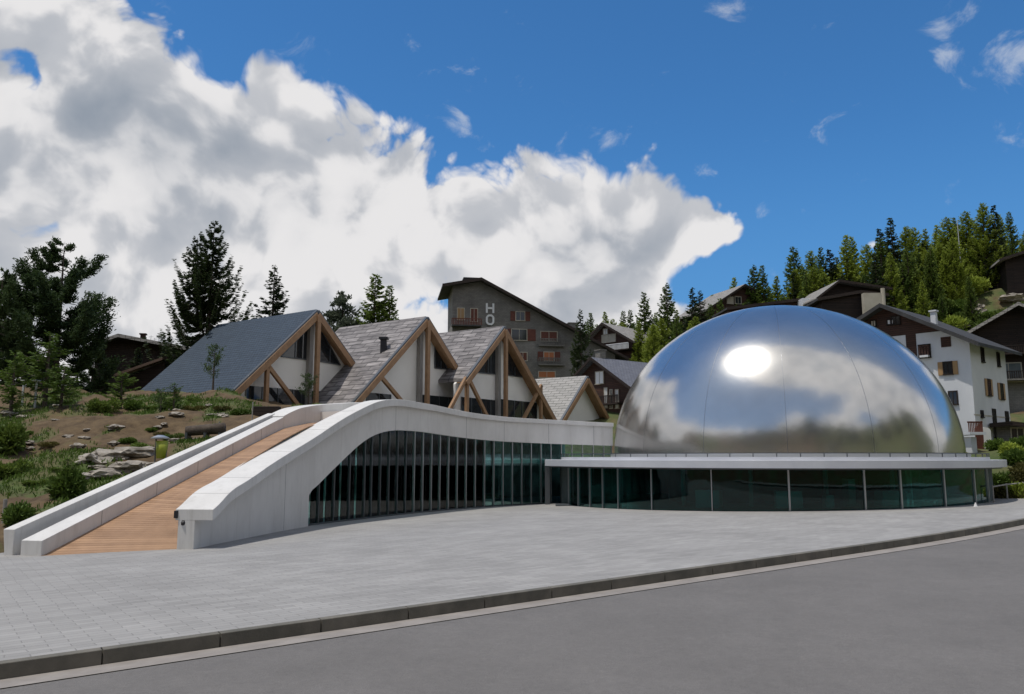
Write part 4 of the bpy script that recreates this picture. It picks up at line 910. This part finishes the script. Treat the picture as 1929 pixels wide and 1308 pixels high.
# ------------------------------------------------------------ trees
def quads_mesh(name, cen, dirs, wid, m):
    """leaf blades: centre base, direction (with length), width vector -> tapered quads"""
    n = len(cen); v = np.empty((n, 4, 3)); v[:, 0] = cen - wid * .35; v[:, 1] = cen + wid * .35; v[:, 2] = cen + dirs * .75 + wid * .5; v[:, 3] = cen + dirs - wid * .12
    me = bpy.data.meshes.new(name); me.vertices.add(n * 4); me.vertices.foreach_set('co', v.reshape(-1)); me.loops.add(n * 4); me.loops.foreach_set('vertex_index', np.arange(n * 4)); me.polygons.add(n)
    me.polygons.foreach_set('loop_start', np.arange(n) * 4); me.polygons.foreach_set('loop_total', np.full(n, 4)); me.update(calc_edges=True); me.materials.append(m); return me
def conifer(name, seed, h, prof, leafm, nb, leaf=.34, dens=22, up=.1, droop=.25, tip=.25, base=.08, clump=0., zig=0., twin=None, width=.11, side=1., flat=.10):
    """trunk plus a crown of twigs set along real branches; prof(t) gives crown radius at height fraction t"""
    rg = np.random.default_rng(seed)
    trunk = MB(); lean = rg.normal(0, .012, 2) * h
    trunk.tube([(0, 0, -.6), (lean[0] * .3, lean[1] * .3, h * .4), (lean[0], lean[1], h * .97)], [h * .016 + .05, h * .011 + .03, .02], 7)
    axes = [(0, 0, 1., 0)]
    if twin: axes.append(twin)
    Cn, D, Wd = [], [], []
    for (ox, oy, hs, s0) in axes:
        if s0: trunk.tube([(0, 0, h * s0 * .6), (ox * .8, oy * .8, h * s0), (ox, oy, h * hs * .97)], [.1, .09, .02], 6)
        for k in range(nb if hs == 1. else int(nb * .7)):
            t = base + (1 - base) * ((k + rg.random() * .8) / (nb if hs == 1. else nb * .7)) ** .92
            if s0 and t < s0: continue
            z0 = t * h * hs; a = rg.random() * 2 * math.pi; Lb = prof(t) * h * (.72 + .45 * rg.random()) + .12
            if zig: Lb *= 1 + zig * (rg.random() - .35)
            cx = ox * min(1, t * 1.6 if s0 else 0) + lean[0] * t; cy = oy * min(1, t * 1.6 if s0 else 0) + lean[1] * t
            da = np.array([math.cos(a), math.sin(a), 0.]); sd = np.array([-math.sin(a), math.cos(a), 0.])
            def bp(f_): return np.array([cx, cy, z0]) + da * Lb * f_ + np.array([0, 0, Lb * (up * f_ - droop * math.sin(f_ * 2.2) + tip * f_ ** 3)])
            if Lb > .5: trunk.tube([bp(0), bp(.5), bp(.92)], [.022 * Lb ** .7 + .008, .012 * Lb ** .7 + .006, .006], 3)
            n = max(8, int(dens * Lb))
            if clump:
                f_ = clump + (1 - clump) * rg.random(n) ** .7
                off = rg.normal(0, 1, (n, 3)) * np.array([.17, .17, flat]) * (Lb ** .5) * .8
                d = rg.normal(0, 1, (n, 3)) + da * .7 + np.array([0, 0, .7]); d /= np.linalg.norm(d, axis=1)[:, None]
            else:
                f_ = .10 + .92 * rg.random(n); s_ = rg.choice([-1, 1], n)
                off = rg.normal(0, .045, (n, 3)) * Lb ** .3
                d = da * (.6 + .5 * f_)[:, None] + sd * (s_ * (.95 - .55 * f_) * side)[:, None] + rg.normal(0, .22 * side, (n, 3)); d[:, 2] -= .22 * (1 - f_) * (1 if droop > .1 else 0)
                d /= np.linalg.norm(d, axis=1)[:, None]
            ll = leaf * (.6 + .7 * rg.random(n)) * (1.15 - .45 * f_) * min(1.1, .45 + Lb * .45)
            base_p = np.array([bp(x) for x in f_]) + off
            w_ = rg.normal(0, 1, (n, 3)); w_ -= d * (w_ * d).sum(1)[:, None]; w_ /= np.linalg.norm(w_, axis=1)[:, None]
            Cn.append(base_p); D.append(d * ll[:, None]); Wd.append(w_ * (width * (.7 + .6 * rg.random(n)))[:, None])
    me = quads_mesh(name + '_crown', np.concatenate(Cn), np.concatenate(D), np.concatenate(Wd), leafm)
    tm = bpy.data.meshes.new(name + '_trunk'); tm.from_pydata([tuple(map(float, v)) for v in trunk.v], [], trunk.f); tm.materials.append(M_['bark'])
    return (tm, me, h)
cone = lambda w, p=.85: (lambda t: w * (1 - t) ** p)
round_ = lambda w: (lambda t: w * math.sin(min(1, (1 - t) * 1.25 + .04) * math.pi * .62) ** .8)
KINDS = {
 'spruce_big': conifer('spruce_big', 1, 17, cone(.27, .85), M_['spruce'], 190, leaf=.36, dens=72, up=.06, droop=.46, tip=.85, width=.10, side=.55, twin=(-1.35, 0, .93, .52), zig=.35),
 'spruce_a': conifer('spruce_a', 2, 12, cone(.20, .85), M_['spruce'], 150, leaf=.4, dens=36, up=.0, droop=.4, tip=.6, width=.12, zig=.4, side=.6),
 'spruce_b': conifer('spruce_b', 3, 12, cone(.16, .8), M_['spruce'], 170, leaf=.5, dens=20, up=-.05, droop=.3, tip=.35, width=.16, zig=.3),
 'pine_big': conifer('pine_big', 4, 14, lambda t: .31 * (1 - t) ** .55, M_['pine'], 46, leaf=.34, dens=300, up=.02, droop=.30, tip=.75, clump=.30, zig=.9, base=.10, width=.11, flat=.06, twin=(-1.6, .3, .86, .4)),
 'pine_a': conifer('pine_a', 5, 12, lambda t: .24 * (1 - t) ** .5, M_['pine'], 52, leaf=.34, dens=210, up=.1, droop=.25, tip=.6, clump=.3, zig=.9, base=.12, width=.11, flat=.06),
 'silver': conifer('silver', 6, 10, round_(.24), M_['silver'], 90, leaf=.42, dens=50, up=-.1, droop=.35, tip=.0, clump=.15, zig=.5, base=.2, width=.13),
 'larch_a': conifer('larch_a', 7, 12, cone(.155, .8), M_['larch'], 300, leaf=.32, dens=34, up=.05, droop=.15, tip=.45, width=.12, zig=.35, side=.8),
 'larch_b': conifer('larch_b', 8, 12, cone(.19, .65), M_['larch'], 280, leaf=.34, dens=32, up=.15, droop=.15, tip=.5, width=.12, zig=.5, side=.8),
 'fir_a': conifer('fir_a', 9, 12, cone(.18, .8), M_['mid'], 210, leaf=.38, dens=32, up=.0, droop=.3, tip=.55, width=.13, zig=.45, side=.7),
 'fir_b': conifer('fir_b', 10, 12, cone(.13, .75), M_['mid'], 240, leaf=.36, dens=34, up=.05, droop=.2, tip=.5, width=.12, zig=.4, side=.8),
 'young': conifer('young', 11, 4, lambda t: .24 * (1 - t) ** .6, M_['bush'], 48, leaf=.30, dens=44, up=.35, droop=.1, tip=.2, width=.07, zig=.7, base=.12),
 'sapling': conifer('sapling', 12, 3.2, lambda t: .17 * math.sin(min(1, 1.2 - t) * 2.2), M_['pine'], 26, leaf=.26, dens=60, up=.5, droop=0, tip=.3, clump=.35, width=.06, zig=.8, base=.3),
}
def bushmesh(name, seed, m, n=2600, leaf=.2, wd=.09, lob=7):
    rg = np.random.default_rng(seed); cs = rg.normal(0, .38, (lob, 3)); cs[:, 2] = np.abs(cs[:, 2]) * .8 + .3; rs = .28 + .25 * rg.random(lob)
    k = rg.integers(0, lob, n); d = rg.normal(0, 1, (n, 3)); d /= np.linalg.norm(d, axis=1)[:, None]
    p = cs[k] + d * (rs[k] * rg.random(n) ** .35)[:, None]; p[:, 2] = np.abs(p[:, 2])
    dd = d * .7 + rg.normal(0, .5, (n, 3)) + np.array([0, 0, .4]); dd /= np.linalg.norm(dd, axis=1)[:, None]
    w_ = np.cross(dd, rg.normal(0, 1, (n, 3))); w_ /= np.linalg.norm(w_, axis=1)[:, None]
    return quads_mesh(name, p, dd * (leaf * (.6 + .8 * rg.random(n)))[:, None], w_ * wd, m)
BUSH = [bushmesh('bush_a', 1, M_['bush']), bushmesh('bush_b', 2, M_['mid']), bushmesh('bush_c', 3, M_['autumn']), bushmesh('bush_d', 4, M_['larch'], 2200, .24, .11)]
def place_tree(kind, x, y, h, label, name='conifer', cat='tree', group=None, z=None, squeeze=1.):
    tm, me, h0 = KINDS[kind]; z = terr(x, y) if z is None else z; rng = random.Random(int(x * 91 + y * 37))
    o = bpy.data.objects.new(name, None); C.objects.link(o); o.location = (x, y, z - .15); s_ = h / h0; o.scale = (s_ * squeeze, s_ * squeeze, s_); o.rotation_euler.z = 0 if kind in ('spruce_big', 'pine_big') else rng.random() * 6.28; o.empty_display_size = .3
    tag(o, label, cat, group)
    for nm, d in (('trunk', tm), ('crown', me)):
        c = bpy.data.objects.new(nm, d); C.objects.link(c); c.parent = o
    return o
def tree_px(kind, u, vtop, Y, label, name='conifer', group=None, squeeze=1., cat='tree', v_=700):
    x = ray(u, vtop).x * Y; z = terr(x, Y); top = EYE.z + ray(u, vtop).z * Y
    return place_tree(kind, x, Y, max(1.2, top - z + .15), label, name, cat, group, squeeze=squeeze)
tree_px('spruce_big', 402, 415, 74, 'tall dark spruce with two tops standing behind the blue slate roof', 'spruce')
tree_px('pine_big', 125, 455, 66, 'broad dark pine with upturned limb ends at the left side', 'pine', squeeze=1.08)
tree_px('pine_a', 4, 508, 62, 'dark pine cut off by the left edge of the view', 'pine', squeeze=.7)
tree_px('pine_a', 178, 640, 72, 'dark pine right behind the broad pine, next to black chalet', 'pine')
tree_px('spruce_b', 48, 640, 76, 'dark spruce between the left edge pine and the broad pine', 'spruce', squeeze=1.5)
tree_px('spruce_b', 92, 650, 80, 'short dark spruce directly behind the broad pine trunk', 'spruce', squeeze=1.8)
tree_px('spruce_a', 150, 655, 80, 'short dark spruce between broad pine and black chalet', 'spruce', squeeze=1.5)
tree_px('spruce_b', 10, 650, 80, 'short dark spruce at the left edge under the cut off pine', 'spruce', squeeze=1.8)
tree_px('spruce_b', 255, 655, 78, 'short dark spruce in front of the black chalet', 'spruce', squeeze=1.5)
tree_px('spruce_a', 318, 640, 78, 'short dark spruce beside the two-topped spruce', 'spruce', squeeze=1.3)
tree_px('spruce_a', 517, 500, 88, 'narrow dark spruce rising behind the blue slate ridge', 'spruce')
tree_px('silver', 652, 548, 92, 'rounded silvery green pine, leftmost of three above the shingle roof', 'pine')
tree_px('fir_b', 703, 517, 92, 'tallest of three trees above the shingle roof', 'conifer', squeeze=1.35)
tree_px('fir_b', 737, 538, 92, 'green conifer nearest the sky gap, rightmost of three above the shingle roof', 'conifer', squeeze=1.1)
tree_px('fir_a', 672, 590, 100, 'low pale conifer between the silvery pine and the tallest tree', 'conifer')
tree_px('spruce_a', 1094, 583, 104, 'dark spruce standing against the hotel right wall', 'spruce', squeeze=.75)
SK = [('fir_b', 1112, 590, 135), ('larch_a', 1140, 588, 140), ('fir_b', 1172, 586, 140), ('fir_b', 1185, 584, 141), ('fir_a', 1213, 550, 128), ('fir_a', 1256, 534, 124), ('spruce_b', 1298, 543, 118), ('spruce_a', 1318, 547, 119), ('larch_a', 1342, 556, 135), ('larch_a', 1382, 523, 137), ('fir_a', 1420, 500, 128), ('fir_b', 1437, 500, 127), ('larch_a', 1462, 520, 130), ('fir_a', 1493, 464, 122), ('larch_b', 1530, 474, 124), ('fir_b', 1545, 466, 127), ('spruce_b', 1560, 472, 122), ('larch_a', 1592, 443, 121), ('larch_a', 1604, 446, 123), ('larch_b', 1634, 460, 126), ('spruce_b', 1655, 433, 116), ('spruce_b', 1684, 409, 116), ('larch_b', 1703, 428, 122), ('larch_b', 1722, 430, 124), ('larch_a', 1742, 432, 122), ('larch_a', 1763, 424, 125), ('larch_b', 1783, 409, 122), ('larch_a', 1797, 411, 124), ('larch_b', 1818, 398, 120), ('larch_b', 1846, 384, 118), ('spruce_b', 1868, 386, 117), ('larch_a', 1882, 404, 122), ('fir_b', 1902, 399, 124), ('larch_b', 1928, 436, 118), ('larch_a', 1235, 590, 132), ('larch_a', 1275, 585, 130), ('fir_b', 1200, 600, 134), ('larch_b', 1155, 602, 136), ('larch_a', 1360, 555, 134), ('fir_a', 1404, 535, 133), ('larch_b', 1450, 540, 132), ('larch_b', 1512, 500, 124), ('fir_b', 1575, 485, 126)]
kn = {'fir_a': 'green fir', 'fir_b': 'slim fir', 'larch_a': 'bright larch', 'larch_b': 'rounded larch', 'spruce_a': 'spreading spruce', 'spruce_b': 'dark spruce'}
seen = set(); SK.sort(key=lambda a: a[1])
for k, (kd, u, v, Y) in enumerate(SK):
    if u < 1200: where = 'on skyline above pale-roofed chalet'
    elif u < 1290: where = 'on skyline right of pale-roofed chalet'
    elif u < 1375: where = 'on skyline by the hillside chalet'
    elif u < 1475: where = 'on skyline right of hillside chalet'
    elif u < 1580: where = 'on skyline above wide-roofed chalet'
    elif u < 1670: where = 'on skyline by small white cloud'
    elif u < 1760: where = 'on skyline of the dense wood'
    elif u < 1830: where = 'on skyline beside tall pole'
    elif u < 1890: where = 'at wooded hill highest point'
    else: where = 'on skyline at the right edge'
    idx = sum(1 for a in SK[:k] if kn[a[0]] == kn[kd] and a[1] >= u - 90)
    ln = ('nearest ' if False else '')
    rank = sum(1 for a in SK if a[1] < u and a[1] > u - 60)
    prev = SK[k - 1] if k else None
    lab = f"{kn[kd]} {where}" + (f", next right after a {kn[prev[0]]}" if prev and u - prev[1] < 40 else ", standing apart")
    if lab in seen: lab += ', second such'
    seen.add(lab)
    tree_px(kd, u, v, Y, lab, kd.split('_')[0], 'trees along the hillside skyline', squeeze=1.0)
rng = random.Random(5); n_in = 0
infill = []
for (u0, u1, v0, v1, n, Y0, Y1) in ((1480, 1640, 495, 520, 12, 112, 122), (1650, 1800, 445, 500, 30, 110, 122), (1800, 1929, 435, 470, 8, 118, 124), (1560, 1640, 520, 545, 4, 108, 113), (1200, 1330, 590, 612, 9, 108, 124), (1330, 1480, 560, 575, 8, 112, 126), (1690, 1880, 520, 560, 3, 106, 110), (1100, 1200, 606, 615, 4, 126, 133)):
    for k in range(n):
        u = u0 + (u1 - u0) * (k + rng.random()) / n; v = rng.uniform(v0, v1); Y = rng.uniform(Y0, Y1)
        kd = rng.choice(['larch_a', 'larch_b', 'fir_a', 'fir_b', 'larch_b', 'spruce_b'])
        infill.append((kd, u, v, Y))
for kd, u, v, Y in infill:
    x = ray(u, v).x * Y
    if EYE.z + ray(u, v).z * Y - terr(x, Y) < 3: continue
    zone = 'left of the dome top' if u < 1480 else ('above the white house' if u > 1660 else 'behind the wide-roofed chalet')
    tree_px(kd, u, v, Y, f'{kn[kd]} within the hillside wood {zone}', kd.split('_')[0], f'{kn[kd]} trees within the hillside wood {zone}', squeeze=1.05)
# young trees on the earth mound
for kd, u, v, Y, sq, lab in (('young', 95, 628, 52, 1.3, 'young light green conifer on the mound before the broad pine'), ('young', 30, 665, 50, 1.2, 'small green conifer left of the white frame'), ('sapling', 405, 655, 57.5, .9, 'sparse sapling standing before the blue slate roof'), ('sapling', 583, 708, 57, 1.2, 'leafy sapling before the white gable of the slate chalet'), ('young', 232, 702, 53, 1.6, 'low bright conifer left of the slate roof corner'), ('young', 330, 722, 50, 1.3, 'tiny green conifer at the foot of the slate roof'), ('sapling', 305, 735, 50, 1.2, 'tiny sapling beside the tiny conifer under the slate roof'), ('young', 130, 862, 33, 1.5, 'bright green shrub-like conifer low on the mound'), ('young', 120, 690, 50, 1.6, 'low bushy conifer right of the white frame')):
    tree_px(kd, u, v, Y, lab, 'young_conifer', squeeze=sq)
def bush(i, u, v, Y, s_, label, sz=1., group=None):
    x = ray(u, v).x * Y; z = terr(x, Y); o = bpy.data.objects.new('bush', BUSH[i]); C.objects.link(o); o.location = (x, Y, z - .1); o.scale = (s_, s_, s_ * sz); o.rotation_euler.z = u
    tag(o, label, 'bush', group)
bush(1, 8, 800, 42, 1.3, 'dark green bush at the left edge of the mound', 1.2)
bush(0, 40, 955, 30.5, .75, 'low green bush near the foot of the ramp', 1.1)
bush(1, 187, 765, 50, .8, 'round dark bush on the mound crest', 1.1)
bush(0, 125, 930, 33, .95, 'bright bush halfway down the mound by the ramp', 1.3)
bush(0, 250, 740, 52, .9, 'light green bush at the mound crest below black chalet', .8)
bush(1, 5, 880, 36, .8, 'dark bush low at the left edge')
bush(0, 450, 790, 50, .8, 'flat green bush behind the upper ramp', .6)
bush(1, 270, 850, 41, .7, 'small dark bush above the rocks', .6)
for k, (i, u, Y, s_) in enumerate(((2, 1882, 50, .95), (2, 1902, 51, 1.1), (3, 1922, 50, 1.0), (0, 1892, 54, 1.15), (0, 1915, 56, 1.2), (2, 1940, 53, 1.2), (3, 1905, 61, 1.0), (0, 1935, 62, 1.1), (0, 1885, 64, .9))):
    bush(i, u, 900, Y, s_, ['olive bush', 'brownish olive bush', 'bright green bush', 'green bush', 'tall green bush', 'olive bush', 'rear bright bush', 'rear green bush', 'rear green bush'][k] + [' touching the pavilion corner', ' second from the pavilion corner', ' behind the rail fence', ' above the pavilion corner', ' in the middle of the hedge', ' at the right picture edge', ' before the grey shed', ' at the right edge above the hedge', ' below the white house'][k], 1.0)
for k in range(34):
    u = 1650 + rng.random() * 275; v = 520; Y = 101 + rng.random() * 15
    bush(rng.choice([0, 1, 1, 3]), u, v, Y, 1.2 + rng.random() * 1.4, 'green bush on the grassy slope above the white house', .9, 'bushes on the grassy slope above the white house')

# ------------------------------------------------------------ rocks, grass, small things
def rock_mesh(seed):
    import bmesh
    bm = bmesh.new(); bmesh.ops.create_icosphere(bm, subdivisions=3, radius=1); rg = random.Random(seed); off = Vector((rg.random() * 9, rg.random() * 9, 0))
    for v in bm.verts:
        n = noise.fractal(v.co * 1.1 + off, .8, 2.2, 4) * .45 + (noise.cell(v.co * 1.7 + off) - .5) * .18
        v.co = v.co * (1 + n); v.co.z *= .6
    me = bpy.data.meshes.new('rock'); bm.to_mesh(me); bm.free(); me.materials.append(M_['rock']); return me
RK = [rock_mesh(i) for i in range(4)]
def rock(u, v, Y, s_, label, group=None):
    x = ray(u, v).x * Y; o = bpy.data.objects.new('rock', RK[int(u) % 4]); C.objects.link(o); o.location = (x, Y, terr(x, Y) + .05 * s_); o.scale = (s_ * 1.6, s_ * 1.1, s_ * .85); o.rotation_euler.z = u; tag(o, label, 'rock', group)
for (u, v, Y, s_, lab) in ((175, 860, 38.5, .7, 'large pale boulder lowest in the rock outcrop'), (215, 845, 39.5, .8, 'broad boulder in the middle of the rock outcrop'), (255, 850, 40, .7, 'boulder beside the lime green bin'), (240, 880, 37.5, .65, 'boulder at the parapet edge of the outcrop'), (205, 885, 36.5, .6, 'boulder under the middle of the outcrop'), (165, 885, 36, .5, 'small boulder at the outcrop left foot'), (290, 872, 38.5, .5, 'small boulder right against the ramp parapet'), (218, 787, 46, .35, 'flat pale stone on the bare slope'), (335, 760, 50, .35, 'flat stone under the slate roof'), (18, 745, 50, .45, 'pale stone at the upper left'), (298, 790, 47, .22, 'small white stone in the grass'), (420, 760, 50, .3, 'stone on the rounded knoll'), (150, 812, 43, .3, 'half buried stone on the brown slope'), (160, 805, 44, .2, 'little stone above the half buried one')):
    rock(u, v, Y, s_, lab)
for k in range(26):
    rock(1690 + rng.random() * 235, 560, 103 + rng.random() * 13, .8 + rng.random() * .9, 'grey rock on the grassy slope above the white house', 'rocks on the grassy slope above the white house')
for k in range(34):
    Y = 37 + rng.random() * 15; u = rng.uniform(20, 330) if Y < 44 else rng.uniform(20, 470)
    if u < (150 if Y < 40 else 0) or ray(u, 800).x * Y > -18.8 + (Y - 27.5) * .25: continue
    rock(u, 800, Y, .10 + rng.random() * .2, 'small loose stone scattered on the brown earth mound', 'loose stones on the brown earth mound')
for k in range(26):
    Y = 34 + rng.random() * 21; u = rng.uniform(0, 460)
    if ray(u, 800).x * Y > -18.9 + (Y - 27.5) * .25: continue
    bush(rng.choice([0, 1, 2]), u, 800, Y, .3 + rng.random() * .35, 'low clump of green plants on the brown earth mound', .55, 'low plant clumps on the brown earth mound')
# mound grass: one uncountable cover
rg = np.random.default_rng(3); cen = []; 
while len(cen) < 15000:
    x = rg.uniform(-48, -9); y = rg.uniform(29, 60)
    if abs(x) / y > .72: continue
    g = noise.fractal(Vector((x * .28, y * .28, 7.7)), .8, 2.1, 4) * 1.1 + .38
    if x < -32: g -= .18
    xl = -17.9 + max(0, y - 27.5) * .25
    if x > xl - .3: continue
    if g > .33 + rg.random() * .35: cen.append((x, y, terr(x, y) - .02))
cen = np.array(cen); n = len(cen); d = rg.normal(0, .35, (n, 3)); d[:, 2] = 1; d *= (.10 + .17 * rg.random(n))[:, None]
w_ = rg.normal(0, 1, (n, 3)); w_[:, 2] = 0; w_ /= np.linalg.norm(w_, axis=1)[:, None]; w_ *= .07
me = quads_mesh('grass', cen, d, w_, M_['bush']); o = bpy.data.objects.new('grass', me); C.objects.link(o); tag(o, 'short green grass tufts growing on the brown earth mound', 'grass', kind='stuff')
def on_ter(u, v, Y): x = ray(u, v).x * Y; return Vector((x, Y, terr(x, Y)))
# white frame
b = on_ter(56, 735, 52); zt = EYE.z + ray(56, 716).z * 52; rt = empty('garden_stand', b, 'small white square stand on the mound at far left', 'stand')
for s_ in (-1, 1): mb = MB(); mb.box((b.x + s_ * .42 - .05, b.y - .05, b.z - .3), (b.x + s_ * .42 + .05, b.y + .05, zt - .08)); mb.build('leg', M_['sign'], rt)
mb = MB(); mb.box((b.x - .5, b.y - .3, zt - .08), (b.x + .5, b.y + .3, zt)); mb.build('top', M_['sign'], rt, bevel=.01)
# lamp-like bin
b = on_ter(296, 860, 39); b.z = min(b.z, EYE.z + ray(0, 862).z * 39); zt = EYE.z + ray(0, 823).z * 39; rt = empty('litter_bin', b, 'lime green litter bin under a small grey roof beside the ramp', 'bin')
mb = MB(); mb.tube([(b.x - .1, b.y, b.z - .4), (b.x - .1, b.y, zt - .08)], [.035, .035], 8); mb.tube([(b.x + .42, b.y, b.z - .4), (b.x + .42, b.y, zt - .08)], [.035, .035], 8); mb.build('post', M_['dkalu'], rt)
mb = MB(); mb.tube([(b.x + .2, b.y, zt - 1.05), (b.x + .2, b.y, zt - .2)], [.22, .30], 14); mb.build('bin_body', M_['yellow'], rt, smooth=True)
mb = MB(); mb.tube([(b.x + .1, b.y, zt - .1), (b.x + .1, b.y, zt - .04), (b.x + .1, b.y, zt + .08)], [.42, .42, .12], 16); mb.build('lid', M_['alu'], rt)
# log bench
b = on_ter(385, 830, 43.5); zt = EYE.z + ray(0, 812).z * 43.5; rt = empty('log_bench', b, 'thick grey log resting on dark supports behind the ramp parapet', 'log')
mb = MB(); mb.tube([(b.x - 1.0, b.y, zt - .02), (b.x + 1.0, b.y + .2, zt + .16)], [.27, .30], 14); mb.build('log', M_['bark'], rt, smooth=True)
for s_ in (-.9, .1, .9): mb = MB(); mb.box((b.x + s_ - .06, b.y - .3, b.z - .5), (b.x + s_ + .06, b.y + .3, zt - .1)); mb.build('support', M_['dkalu'], rt)
b = on_ter(500, 783, 49); zt = b.z + .7; mb = MB(); mb.box((b.x - .8, b.y, b.z - .3), (b.x + .8, b.y + .5, zt)); o = mb.build('dark_crate', M_['darkwood'], loc=b, bevel=.03); tag(o, 'dark wooden planter box behind the upper ramp', 'planter')
for u, Y, h_, lab in ((14, 31, .9, 'short dark wooden post at the left edge by the ramp foot'), (408, 44.5, 1.0, 'thin wooden stake beside the log'), (470, 48, 1.1, 'thin wooden stake behind the upper ramp')):
    b = on_ter(u, 900, Y); mb = MB(); mb.tube([(b.x, b.y, b.z - .3), (b.x, b.y, b.z + h_)], [.07 if u < 50 else .035] * 2, 8); o = mb.build('post', M_['greybeam'], loc=b); tag(o, lab, 'post')
# pole in the wood
b = on_ter(1811, 515, 117); zt = EYE.z + ray(0, 415).z * 117; mb = MB(); mb.tube([b - Vector((0, 0, 1)), (b.x, b.y, zt)], [.08, .05], 8); o = mb.build('utility_pole', M_['alu'], loc=b); tag(o, 'tall pale metal pole rising through the hillside wood', 'pole')
# rail fence at right
pts = [G(1872, 947), G(1898, 941), G(1929, 937), G(1980, 930)]; base = pts[0].copy(); rt = empty('rail_fence', base, 'low wooden rail fence along the hedge right of the pavilion', 'fence')
for p in pts: mb = MB(); mb.tube([p - Vector((0, 0, .3)), p + Vector((0, 0, .95))], [.05, .045], 8); mb.build('post', M_['greybeam'], rt)
for k in range(3): mb = MB(); mb.tube([pts[k] + Vector((0, 0, .88)), pts[k + 1] + Vector((0, 0, .88))], [.04, .04], 8); mb.build('rail', M_['greybeam'], rt)
# small marker on the plaza and a drain cover
b = G(1838, 955); mb = MB(); mb.tube([b, b + Vector((0, 0, .22))], [.10, .02], 4); o = mb.build('marker_cone', M_['sign'], loc=b); tag(o, 'little white pointed marker on the paving before the pavilion', 'marker')
b = G(1060, 953); mb = MB(); mb.box((b.x - .45, b.y - .3, b.z - .02), (b.x + .45, b.y + .3, b.z + .12)); o = mb.build('floor_hatch', M_['dkalu'], loc=b, bevel=.03); tag(o, 'low dark hatch on the paving where glass fronts meet', 'hatch')

# ------------------------------------------------------------ street side behind the viewer (seen in the dome and the glass)
ROW = [(16, -56, 20, 'spruce_a'), (21, -58, 22, 'fir_a'), (26, -57, 19, 'spruce_a'), (66, -40, 20, 'spruce_a'), (78, -28, 20, 'fir_a'), (88, -12, 22, 'spruce_a'), (92, 4, 22, 'fir_a'), (96, 18, 18, 'spruce_a')]
for _k in range(26): ROW.append((-80 + _k * 6.2, -50 - 8 * ((_k * 7) % 3) + .0015 * (-80 + _k * 6.2) ** 2, 10 + (_k * 5) % 4, ('fir_a', 'larch_b', 'spruce_a', 'larch_a')[_k % 4]))
for _k in range(12): ROW.append((-64 + _k * 11, -34 - 3 * (_k % 2), 9 + _k % 3, ('fir_b', 'spruce_b', 'fir_a')[_k % 3]))
for k, (x, y, h_, kd) in enumerate(ROW):
    place_tree(kd, x, y, h_ * 1.15, f'{kn[kd]} across the street, mirrored in the steel dome', kd.split('_')[0], group='trees across the street', squeeze=1.3)
for x, y, a_, w_, lab in ((-22, -31, 3.2, 9, 'wooden chalet across the street, mirrored left in the dome'), (40, -31, 2.7, 8, 'pale chalet across the street, mirrored right in the dome')):
    house('chalet', lab, 'chalet', Vector((x, y, 15)), a_, w_, w_, .5, .5, 9, 0, 'cream', upper='brown', zu=-4, wins=[(-3, -6, 1.3, 1.3), (0, -6, 1.3, 1.3), (3, -6, 1.3, 1.3)])
